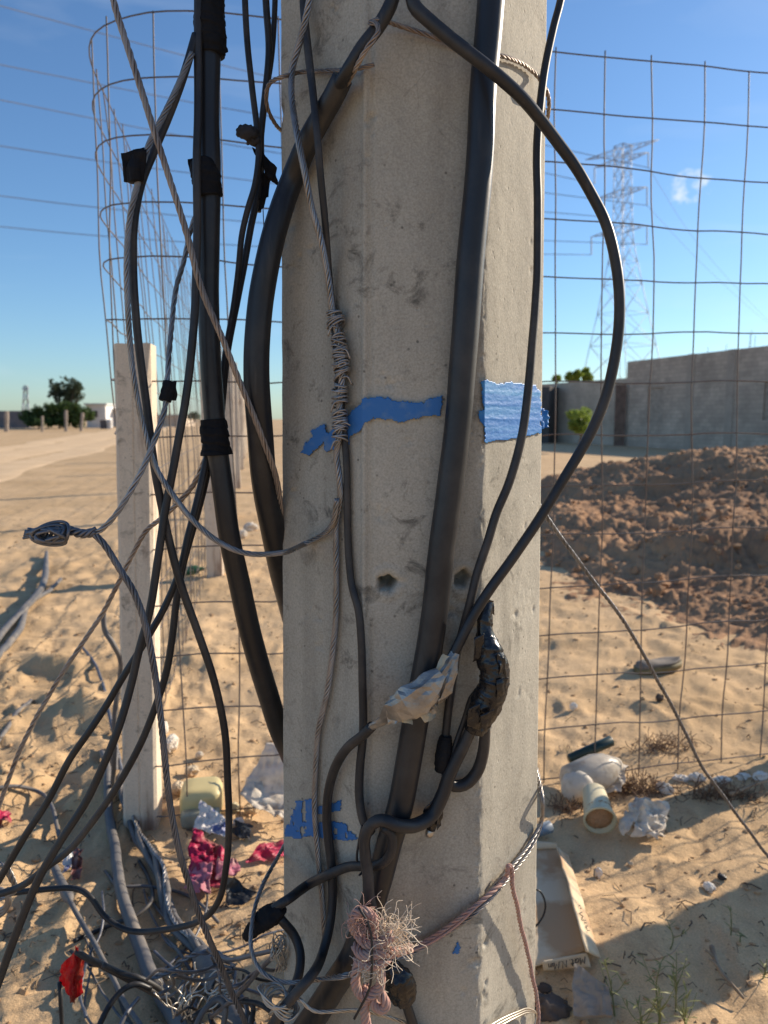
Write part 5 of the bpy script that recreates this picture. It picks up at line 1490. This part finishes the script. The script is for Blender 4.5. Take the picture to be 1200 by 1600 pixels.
# green bottle and whites farther back
b = gp(302, 900); k = depth(b) / F
def lathe(mb, p0, axis, prof, sides=24):
    axis = np.asarray(axis, float) / np.linalg.norm(axis)
    P = np.array([p0 + axis * a for a, _ in prof])
    # explicit rings
    n = np.cross(axis, [0, 0, 1.0])
    if np.linalg.norm(n) < 1e-3: n = np.array([1.0, 0, 0])
    n /= np.linalg.norm(n); b_ = np.cross(axis, n)
    t = np.linspace(0, 2 * math.pi, sides, endpoint=False)
    g = P[:, None] + np.array([r for _, r in prof])[:, None, None] * (np.cos(t)[None, :, None] * n + np.sin(t)[None, :, None] * b_)
    m = len(prof); idx = np.arange(m * sides).reshape(m, sides); nx_ = np.roll(idx, -1, 1)
    f = np.stack([idx[:-1], nx_[:-1], nx_[1:], idx[1:]], -1).reshape(-1, 4).tolist() + [tuple(idx[0][::-1]), tuple(idx[-1])]
    mb.add(g.reshape(-1, 3), f)
litter_mesh(lambda m: lathe(m, b + [-.07, 0, .035], (1, .25, .1), [(0, .01), (.005, .034), (.09, .036), (.115, .02), (.135, .013), (.15, .013)]), 'bottle', M_GRN, 'small green bottle on the sand behind the mesh, right of the corner post', 'bottle')
for px, py, w, lab in ((392, 824, 26, 'white crumpled bag far behind the mesh between the trunk and the pole'), (380, 835, 14, 'small white scrap left of the far crumpled bag')):
    litter_mesh(lambda m: crumple(m, px, py, w, 14, px, .8, .5), 'plastic_bag', M_BAG, lab, 'plastic bag', False)
# left edge scraps
litter_mesh(lambda m: (bagsheet(m, [g2(98, 1372, .01), g2(116, 1360, .01), g2(112, 1344, .03), g2(100, 1352, .03)], 31, .012, 40, 12),), 'wrapper', M_BLUEW, 'small silvery wrapper on shaded sand right of the black cable at the left', 'wrapper', False)
litter_mesh(lambda m: (bagsheet(m, [g2(112, 1384, .01), g2(126, 1378, .01), g2(130, 1348, .03), g2(118, 1340, .03)], 32, .012, 40, 12),), 'wrapper', M('brown_wrapper', (.16, .05, .035), .4), 'brown red wrapper on shaded sand beside the small silvery one', 'wrapper', False)
litter_mesh(lambda m: (bagsheet(m, [g2(-8, 1290, .01), g2(16, 1292, .01), g2(18, 1280, .02), g2(-6, 1278, .02)], 33, .01, 40, 10),), 'plastic_scrap', M_PINKP, 'pink plastic scrap on the sand cut by the left edge', 'plastic scrap', False)
# red tag
mb = MB()
Yt = 1.155
sheet(mb, [at(121, 1479, Yt), at(133, 1496, Yt + .012), at(131, 1553, Yt + .01), at(112, 1570, Yt - .01)], 22, 30, .006, 45, 3, .0008, .0015)
sheet(mb, [at(120, 1480, Yt), at(112, 1571, Yt - .01), at(89, 1535, Yt + .018), at(96, 1508, Yt + .02)], 22, 30, .007, 45, 6, .0008, .0015)
mb.build('plastic_tag', M_REDP, label='folded bright red plastic tag on the end of a stiff black cable', cat='tag')

# right side: bag with dark green tube, bucket, bags
b = gp(925, 1245); k = depth(b) / F
e = empty('plastic_jug', b, 'white plastic jug lying on its side behind the mesh right of the pole', 'jug')
mb = MB(); ax = np.array([.86, .42, .10]); ax /= np.linalg.norm(ax); p0 = gp(886, 1250) + [0, 0, .052]
lathe(mb, p0, ax, [(0, .02), (.002, .040), (.012, .051), (.11, .056), (.15, .048), (.18, .030), (.2, .02)], 28); mb.build('jug_body', M_BAGC, e)
mb = MB(); blob(mb, gp(898, 1246) + [0, -.03, .05], (.048, .042, .048), .10, 1.2, 4, 4); mb.build('jug_base', M_BAG, e)
litter_mesh(lambda m: bagsheet(m, [at(930, 1240, 2.2), at(972, 1236, 2.16), at(983, 1200, 2.28), at(948, 1190, 2.32)], 41, .02, 16), 'plastic_bag', M_BAG, 'white plastic bag flattened against the right end of the jug', 'plastic bag', False)
mb = MB(); lathe(mb, gp(888, 1215) + [0, 0, .06], (.95, .25, .30), [(0, .012), (.004, .016), (.10, .017), (.155, .017), (.158, .012)], 16)
mb.build('tube', M_DKGRN, label='dark green tube lying on top of the white jug', cat='tube')
b = gp(944, 1306); k = depth(b) / F
e = empty('plastic_tub', b, 'cream plastic tub on its side with its open mouth full of soil', 'tub')
ax = np.array([-.10, -.9, -.20]); ax /= np.linalg.norm(ax)
p0 = b + np.array([0.002, .12, .066])
rr0 = 24 * k
mb = MB(); lathe(mb, p0, ax, [(0, rr0 * .72), (.004, rr0 * .78), (.11, rr0 * 1.0), (.113, rr0 * 1.07), (.119, rr0 * 1.07), (.119, rr0 * .95), (.09, rr0 * .90)], 30); mb.build('tub', M_CREAMP, e)
mb = MB(); v, f = ico(4); blob(mb, p0 + ax * .095, (rr0 * .86, .012, rr0 * .86), .25, 3, 6, 4, rz=0); mb.build('soil', M_DIRT, e)
b = gp(1008, 1306); k = depth(b) / F
def qb(px, py, dy): return at(px, py, b[1] + dy)
litter_mesh(lambda m: (bagsheet(m, [qb(972, 1300, -.02), qb(1030, 1314, -.07), qb(1046, 1272, .03), qb(992, 1244, .08)], 51, .030, 17, 40), bagsheet(m, [qb(985, 1308, -.05), qb(1036, 1308, -.03), qb(1040, 1256, .06), qb(1000, 1250, .02)], 52, .026, 21, 36), bagsheet(m, [qb(968, 1300, -.03), qb(986, 1306, -.06), qb(1000, 1268, .0), qb(976, 1272, .05)], 53, .02, 24, 20)),
    'plastic_bag', M_BAG, 'rumpled white plastic bag on the sand right of the cream tub', 'plastic bag')
for k_, (px, py, w, h, lab) in enumerate(((1038, 1226, 26, 26, 'rounded white foam piece at the left end of the row under the mesh'), (1066, 1210, 26, 12, 'flat white foam piece second from the left in the row'), (1090, 1208, 24, 16, 'jagged white foam piece where the grey guy strand crosses the row'), (1128, 1212, 26, 12, 'white foam piece just right of the guy strand'), (1160, 1208, 26, 12, 'white foam piece second from the right edge in the row'), (1188, 1206, 28, 15, 'white foam piece at the right edge in the row'))):
    litter_mesh(lambda m: crumple(m, px, py + 4, w * .95, h * .75, 60 + k_, .6, .7, -.006, 1.9), 'foam_piece', M_FOAM, lab, 'foam piece', False, 'white foam pieces along the foot of the mesh')
for k_, (px, py, w, h, mt, lab) in enumerate(((1108, 1386, 20, 14, M_FOAM, 'small white scrap on the sand near the right edge'), (935, 1364, 12, 18, M_BLUEW, 'small pale blue scrap right of the flattened carton'), (1128, 1370, 14, 10, M_BLKP, 'tiny black scrap beside the small white scrap at right'), (985, 1350, 9, 8, M_CARDL, 'tiny tan scrap below the rumpled white bag'), (896, 1104, 12, 12, M_FOAM, 'small white scrap on the sand beyond the mesh, right beside the pole'), (1030, 1090, 14, 12, M_ROCK, 'small dark stone on the sand below the flattened shoe'))):
    litter_mesh(lambda m: crumple(m, px, py, w, h, 80 + k_, .8, .4), 'scrap', mt, lab, 'scrap', False)
litter_mesh(lambda m: (blob(m, gp(858, 1580) + [0, 0, .0], (.035, .03, .022), .4, 1.8, 5, 4), blob(m, gp(850, 1545), (.014, .012, .008), .4, 1.8, 7, 3)), 'stone', M_ROCK, 'dark rough stone against the bottom right edge of the pole', 'stone')
litter_mesh(lambda m: sheet(m, [gp(895, 1600) + [0, 0, .01], gp(955, 1612) + [0, 0, .03], gp(950, 1580) + [0, 0, .05], gp(898, 1548) + [0, 0, .05]], 14, 14, .012, 22, 8, .012, .004), 'stone_slab', M('grey_slab', (.30, .26, .215), .9, var=.3, vs=14, bump=.4, bs=60, bd=.004), 'flat grey slab on the sand at the bottom edge right of the pole', 'slab', False)
# shoe
b = gp(1028, 1048); k = depth(b) / F
e = empty('shoe', b, 'flattened old shoe with a yellowish sole on the sand below the earth heap', 'shoe')
t = np.linspace(0, 1, 30); u_ = np.linspace(-1, 1, 11)
def sole(mb, z0, z1, sc, lift):
    Lx = 80 * k
    w = .045 * sc * (.75 + .35 * np.sin(t * 3.0 + .3) + .12 * np.cos(t * 9)) * np.sqrt(np.clip(1 - (2 * t - 1) ** 8, 0, 1))
    ring = []
    cx = b[0] + (t - .5) * Lx * sc; cy = b[1] + (t - .5) * Lx * .25
    top = np.array([[cx[i] - .1 * uu * w[i], cy[i] + uu * w[i], b[2] + z1 + lift * (1 - uu * uu) * (.5 + .5 * math.sin(t[i] * 5 + 1)) + .02 * t[i]] for i in range(len(t)) for uu in u_])
    bot = top.copy(); bot[:, 2] = b[2] + z0 + np.repeat(.02 * t, len(u_))
    n = len(top); idx = np.arange(n).reshape(len(t), len(u_))
    q = np.stack([idx[:-1, :-1], idx[1:, :-1], idx[1:, 1:], idx[:-1, 1:]], -1).reshape(-1, 4)
    f = q.tolist() + (q[:, ::-1] + n).tolist()
    loop = list(idx[:, 0]) + list(idx[-1, 1:]) + list(idx[::-1, -1][1:]) + list(idx[0, ::-1][1:-1])
    for i in range(len(loop)): f.append((loop[(i + 1) % len(loop)], loop[i], loop[i] + n, loop[(i + 1) % len(loop)] + n))
    mb.add(np.vstack([top, bot]), f)
mb = MB(); sole(mb, -.005, .022, 1, .002); mb.build('sole', M('shoe_sole', (.22, .17, .07), .7, var=.3, vs=20), e)
mb = MB(); sole(mb, .0225, .030, .93, .022); mb.build('upper', M('shoe_upper', (.23, .19, .15), .85, var=.35, vs=25), e)
# flattened carton
e = empty('carton', gp(880, 1420), 'flattened tan carton with a raised flap lying beside the pole', 'carton')
def cg(px, py, dz): return gp(px, py) * 0 + (lambda d, t: CAM + d * t)(ray(px, py), (dz + H(*gp(px, py)[:2]) - CAMH) / ray(px, py)[2])
mb = MB(); sheet(mb, [cg(800, 1318, .022), cg(873, 1322, .02), cg(916, 1484, .022), cg(800, 1520, .02)], 24, 24, .003, 9, 3, .004, .001); mb.build('panel', M_CARD, e)
mb = MB(); sheet(mb, [cg(871, 1323, .055), cg(888, 1336, .012), cg(938, 1497, .012), cg(917, 1485, .06)], 8, 26, .003, 12, 4, .004, .001); fl = mb.build('flap', M_CARDL, e)
mb = MB(); sheet(mb, [cg(848, 1503, .028), cg(917, 1489, .028), cg(922, 1510, .016), cg(850, 1517, .014)], 20, 6, .002, 14, 5, .004, .001); mb.build('flap', M_CARD, e)
mb = MB(); sheet(mb, [cg(820, 1312, .035), cg(870, 1318, .035), cg(872, 1326, .026), cg(820, 1328, .028)], 16, 5, .002, 14, 6, .004, .001); mb.build('flap', M_CARDL, e)
def scribble(mb, p0, p1, up0, strokes, size):
    """handwriting strokes in the frame of a flap: p0->p1 is the line of text"""
    d = (p1 - p0); L = np.linalg.norm(d); d /= L
    for st in strokes:
        P = np.array([p0 + d * (x * L) + up0 * y for x, y in st])
        tube(mb, P, size, 5)
def letters(txt_w):
    N = [[(0, 0), (.0, 1), (.55, 0), (.55, 1)]]
    a_ = [[(.5, .6), (.1, .55), (0, .2), (.3, 0), (.5, .3), (.5, .6), (.55, 0)]]
    t_ = [[(.2, 1), (.2, .1), (.45, 0)], [(0, .65), (.45, .65)]]
    dot = [[(0, 0), (.08, .06)]]
    M_ = [[(0, 0), (.08, 1), (.35, .3), (.6, 1), (.7, 0)]]
    i_ = [[(0, .55), (.05, 0)]]
    n_ = [[(0, .55), (.02, 0), (.1, .5), (.35, .5), (.4, 0)]]
    seq = [(M_, .85), (a_, .7), (t_, .6), (dot, .5), (N, .7), (dot, .35), (M_, .85), (i_, .25), (n_, .5)]
    out, x = [], 0
    for g_, w in seq:
        for s_ in g_: out.append([(x + a, b_) for a, b_ in s_])
        x += w
    return [[(a / x, b_) for a, b_ in s_] for s_ in out]
S_ = letters(1)
mb = MB()
a = cg(914, 1495, .0295); b2 = cg(856, 1506, .0275); upv = cg(914, 1506, .021) - a
scribble(mb, a, b2, upv, S_, .0009); mb.build('handwriting', M_INK, e)
mb = MB()
a = cg(886, 1362, .034); b2 = cg(922, 1456, .036); upv = (cg(879, 1362, .05) - a) * .8
scribble(mb, a, b2, upv, S_, .0009); mb.build('handwriting', M_INK, e)
mb = MB(); lathe(mb, gp(832, 1312) + [0, 0, .02], (1, .35, .15), [(0, .013), (.002, .016), (.055, .016), (.057, .013)], 16)
mb.build('pipe_stub', M('blue_grey_pvc', (.22, .27, .32), .5), label='short blue grey pipe stub poking out from behind the pole above the carton', cat='pipe')
mb = MB(); tube(mb, catmull([at(832, 1388, 1.55), at(844, 1393, 1.55), at(852, 1412, 1.55), at(849, 1430, 1.55), at(836, 1448, 1.55), at(828, 1452, 1.55)], 8), .0022, 8)
mb.build('wire', M_BLKP, label='thin dark wire arc sticking out from behind the pole over the carton', cat='wire')
# a white wire loop and twigs at the right
M_TWIG = M('dry_twig', (.38, .28, .18), .9, var=.4, vs=15)
def twig(pts, r, lab, seed=0):
    mb = MB(); P = catmull([p if len(p) == 3 and not isinstance(p, tuple) else gp(p[0], p[1], p[2]) for p in pts], 8); tube(mb, wiggle(P, .002, 30, seed), np.linspace(r, r * .5, len(P)), 6)
    for k in (5, 9):
        if k < len(P) - 2:
            d = np.array([.3 * (-1) ** k, .2, .3]); tube(mb, np.array([P[k], P[k] + d * .03, P[k] + d * .055 + [0, 0, -.004]]), r * .45, 5)
    mb.build('twig', M_TWIG, label=lab, cat='twig')
twig([(1112, 1480, .02), (1122, 1510, .02), (1140, 1535, .02), (1162, 1560, .012)], .006, 'pale dry twig lying in the broad shadow at the lower right', 1)
twig([(1140, 1240, .02), (1165, 1232, .03), (1188, 1222, .03), (1210, 1216, .02)], .006, 'pale dry stick below the white foam row at the right edge', 2)
twig([(1010, 1500, .02), (1035, 1497, .05), (1052, 1488, .06), (1064, 1472, .05)], .002, 'thin reddish dry stem arching over the shadow edge', 3)

# ------------------------------------------------------------------ weeds
M_WEED = leafmat('weed', (.27, .27, .10), (.19, .20, .075), .3)
def weed(base, top, n, L, label, seed, wide=.0015, branches=0):
    n = int(n * .62); L = L * .72
    r = np.random.default_rng(seed)
    e = empty('weed', base, label, 'weed', 'weeds at the lower right')
    P = catmull([base - [0, 0, .01], base + (top - base) * .4 + r.normal(size=3) * .006, top], 12)
    mb = MB(); tube(mb, P, np.linspace(.0017, .0007, len(P)), 6)
    stems = [P]
    for k in range(branches):
        i = r.integers(5, len(P) - 6); d = r.normal(size=3) * .6; d[2] = abs(d[2]) + .7; d /= np.linalg.norm(d)
        Q = catmull([P[i], P[i] + d * .03, P[i] + d * .055 + [0, 0, .01]], 6); tube(mb, Q, np.linspace(.001, .0005, len(Q)), 5); stems.append(Q)
    mb.build('stem', M_WEED, e)
    mb = MB()
    for k in range(n):
        S = stems[r.integers(0, len(stems))] if k % 3 == 0 else P
        p = S[r.integers(len(S) // 4, len(S))]
        a = r.random() * 2 * math.pi; d = np.array([math.cos(a), math.sin(a), .25 + .5 * r.random()]); d /= np.linalg.norm(d)
        s = np.cross(d, [0, 0, 1]); s /= np.linalg.norm(s); l = L * (.5 + .7 * r.random()); w = wide * (.7 + .6 * r.random())
        q = [p, p + d * l * .35 + s * w + [0, 0, .001], p + d * l * .35 - s * w, p + d * l * .75 + s * w * .8 - [0, 0, l * .05], p + d * l * .75 - s * w * .8 - [0, 0, l * .05], p + d * l - [0, 0, l * .14]]
        mb.add(np.array(q), [(0, 2, 1), (1, 2, 4, 3), (3, 4, 5)])
    mb.build('leaves', M_WEED, e)
for k_, (bx, by, tx, ty, n, L, lab, br) in enumerate(((1030, 1572, 1033, 1502, 26, .035, 'slender weed standing in the middle of the clump at the bottom right', 1), (1056, 1580, 1057, 1488, 44, .040, 'tallest leafy weed of the clump at the bottom right', 2), (962, 1590, 944, 1500, 30, .036, 'weed leaning left beside the carton corner', 2), (1046, 1482, 1043, 1438, 16, .030, 'small weed standing on the lit sand above the clump', 1), (1142, 1462, 1141, 1416, 14, .03, 'lone thin weed at the edge of the broad shadow', 0), (1156, 1476, 1168, 1466, 18, .022, 'small pale weed low in the shadow near the right edge', 0), (1190, 1530, 1198, 1498, 16, .03, 'thin weed at the right edge in the shadow', 1), (1000, 1612, 994, 1560, 40, .045, 'bushy pale green weed at the bottom edge', 3), (1022, 1616, 1010, 1560, 40, .045, 'second bushy pale weed at the bottom edge, right of the first', 3), (1070, 1612, 1064, 1570, 34, .04, 'bushy weed at the bottom edge below the tallest one', 3), (900, 1215, 893, 1172, 10, .02, 'dry thin weed at the foot of the mesh beside the pole', 1))):
    b = gp(bx, by)
    t_ = ray(tx, ty); T = CAM + t_ * ((b[1] + .01) / t_[1])
    weed(b, T, n, L, lab, 100 + k_, branches=br)
# dry brush at the foot of the mesh
M_DRY = M('dry_brush', (.20, .12, .07), .95, var=.4, vs=20)
def brush(px, py, wpx, n, lab, seed, hgt_=.07):
    r = np.random.default_rng(seed); mb = MB(); k = mpx(px, py)
    for i in range(int(n * .5)):
        p = gp(px + r.normal() * wpx * .35, py + r.normal() * 5); d = np.array([r.normal(), r.normal(), .5 + r.random()]); d /= np.linalg.norm(d)
        q = [p]
        for s_ in range(4):
            d = d + r.normal(size=3) * .4; d /= np.linalg.norm(d); q.append(q[-1] + d * hgt_ / 4)
        tube(mb, np.array(q), .0011, 4, cap=False)
    mb.build('dry_brush', M_DRY, label=lab, cat='dry brush', kind='stuff')
brush(1000, 1238, 60, 260, 'tangle of dry brown brush between the jug and the rounded foam piece', 1)
brush(890, 1268, 40, 120, 'dry brown brush in front of the white jug', 2, .05)
brush(1125, 1245, 90, 260, 'dry brush and roots below the white foam row', 3, .06)
brush(1040, 1170, 90, 200, 'thin dry grey brush on the sand beyond the mesh', 4, .06)

# dead grass and twig crumbs on the left
mb = MB()
r5 = np.random.default_rng(31)
for k in range(900):
    px = r5.uniform(-60, 430) if k < 650 else r5.uniform(850, 1240); py = 790 + 760 * r5.random() ** 1.2
    p = gp(px, py)
    a = r5.random() * 6.28; l = .012 + .05 * r5.random() ** 2; kk = r5.normal() * .6
    d = np.array([math.cos(a), math.sin(a), 0]); e_ = np.array([math.cos(a + kk), math.sin(a + kk), 0])
    q = [p + [0, 0, .003], p + d * l * .5 + [0, 0, .004 + .012 * r5.random()], p + d * l * .5 + e_ * l * .5 + [0, 0, .002]]
    tube(mb, np.array(q), .0008 + .0012 * r5.random(), 4, cap=False)
mb.build('dead_grass', M('dead_grass', (.24, .17, .10), .95, var=.5, vs=6, col2=(.07, .05, .04)), label='crumbs of dead grass and twigs strewn over the sand', cat='dead grass', kind='stuff')
# pebbles and clods, far too many to count
r3 = np.random.default_rng(77)
mb = MB()
v, f = ico(1)
for k in range(2600):
    a = r3.uniform(-R(30), R(30)); d = 1.1 * math.exp(r3.random() * 2.0)
    x, y = d * math.sin(a), d * math.cos(a)
    if abs(x - PC[0]) < .22 and y < 1.3: continue
    s = .0022 * (1 + 3.2 * r3.random() ** 4) * (1 + d * .10)
    mb.add(v * s * np.array([1, .8, .6]) * (1 + .25 * r3.normal(size=(len(v), 1))) + [x, y, H(x, y) + s * .2], f)
mb.build('gravel', M('clods', (.50, .32, .17), .95, var=.25, vs=20), smooth=False, label='small clods and grit strewn over the sand', cat='gravel', kind='stuff')

# ------------------------------------------------------------------ light, sky, camera
SAZ, SEL = R(59), R(23)
S = Vector((math.sin(SAZ) * math.cos(SEL), math.cos(SAZ) * math.cos(SEL), math.sin(SEL)))
sun = bpy.data.lights.new('sun', 'SUN'); sun.energy = 4.6; sun.angle = R(.4); sun.color = (1, .87, .70)
so = bpy.data.objects.new('sun', sun); C.objects.link(so); so.rotation_euler = S.to_track_quat('Z', 'Y').to_euler(); so.location = S * 30
w = bpy.data.worlds.new('World'); bpy.context.scene.world = w; w.use_nodes = True
nt = w.node_tree; nt.nodes.clear()
def N(t, **k):
    x = nt.nodes.new(t)
    for a, v_ in k.items(): setattr(x, a, v_)
    return x
sky = N('ShaderNodeTexSky', sky_type='NISHITA', sun_disc=False)
sky.sun_elevation = SEL; sky.sun_rotation = SAZ
sky.altitude = 0; sky.air_density = 1.0; sky.dust_density = .35; sky.ozone_density = 2.6
bg = N('ShaderNodeBackground'); bg.inputs[1].default_value = .105
out = N('ShaderNodeOutputWorld')
tc = N('ShaderNodeTexCoord')
# small far clouds: a puff group at one azimuth, and faint high cirrus
def cloud_mask(dirv, size, scale, lo, hi):
    dp = N('ShaderNodeVectorMath', operation='DISTANCE'); nt.links.new(tc.outputs['Generated'], dp.inputs[0]); dp.inputs[1].default_value = dirv
    mr = N('ShaderNodeMapRange'); mr.inputs[1].default_value = size; mr.inputs[2].default_value = size * .35; nt.links.new(dp.outputs['Value'], mr.inputs[0])
    nz = N('ShaderNodeTexNoise'); nz.inputs['Scale'].default_value = scale; nz.inputs['Detail'].default_value = 5; nt.links.new(tc.outputs['Generated'], nz.inputs[0])
    m = N('ShaderNodeMath', operation='MULTIPLY'); nt.links.new(mr.outputs[0], m.inputs[0]); nt.links.new(nz.outputs[0], m.inputs[1])
    r_ = N('ShaderNodeMapRange'); r_.inputs[1].default_value = lo; r_.inputs[2].default_value = hi; nt.links.new(m.outputs[0], r_.inputs[0])
    return r_.outputs[0]
d1 = ray(1076, 292); d1 = d1 / np.linalg.norm(d1)
cm = cloud_mask(tuple(d1), .050, 80, .44, .82)
cir = N('ShaderNodeTexNoise'); cir.inputs['Scale'].default_value = 3.0; cir.inputs['Detail'].default_value = 6; cir.inputs['Distortion'].default_value = .8
mp = N('ShaderNodeMapping'); mp.inputs['Scale'].default_value = (1, 1, 5); nt.links.new(tc.outputs['Generated'], mp.inputs[0]); nt.links.new(mp.outputs[0], cir.inputs[0])
cr = N('ShaderNodeMapRange'); cr.inputs[1].default_value = .55; cr.inputs[2].default_value = .85; cr.inputs[4].default_value = .18; nt.links.new(cir.outputs[0], cr.inputs[0])
mxm = N('ShaderNodeMath', operation='MAXIMUM'); nt.links.new(cm, mxm.inputs[0]); nt.links.new(cr.outputs[0], mxm.inputs[1])
mx = N('ShaderNodeMix', data_type='RGBA'); nt.links.new(mxm.outputs[0], mx.inputs[0]); tint = N('ShaderNodeMix', data_type='RGBA', blend_type='MULTIPLY'); tint.inputs[0].default_value = 1; nt.links.new(sky.outputs[0], tint.inputs[6]); tint.inputs[7].default_value = (.68, .86, 1.03, 1); nt.links.new(tint.outputs[2], mx.inputs[6]); mx.inputs[7].default_value = (6.2, 6.6, 7.0, 1)
nt.links.new(mx.outputs[2], bg.inputs[0]); nt.links.new(bg.outputs[0], out.inputs[0])

cam = bpy.data.cameras.new('camera'); co = bpy.data.objects.new('camera', cam); C.objects.link(co)
co.location = (0, 0, CAMH); co.rotation_euler = (math.pi / 2 - TH, 0, 0)
cam.sensor_fit = 'VERTICAL'; cam.sensor_height = 36; cam.lens = 36 * F / 1600; cam.clip_start = .02; cam.clip_end = 9000
cam.dof.use_dof = True; cam.dof.focus_distance = .87; cam.dof.aperture_fstop = 8.0
sc = bpy.context.scene; sc.camera = co
sc.view_settings.view_transform = 'Standard'; sc.view_settings.look = 'None'; sc.view_settings.exposure = .55; sc.view_settings.gamma = 1
sc.render.resolution_x = 768; sc.render.resolution_y = 1024
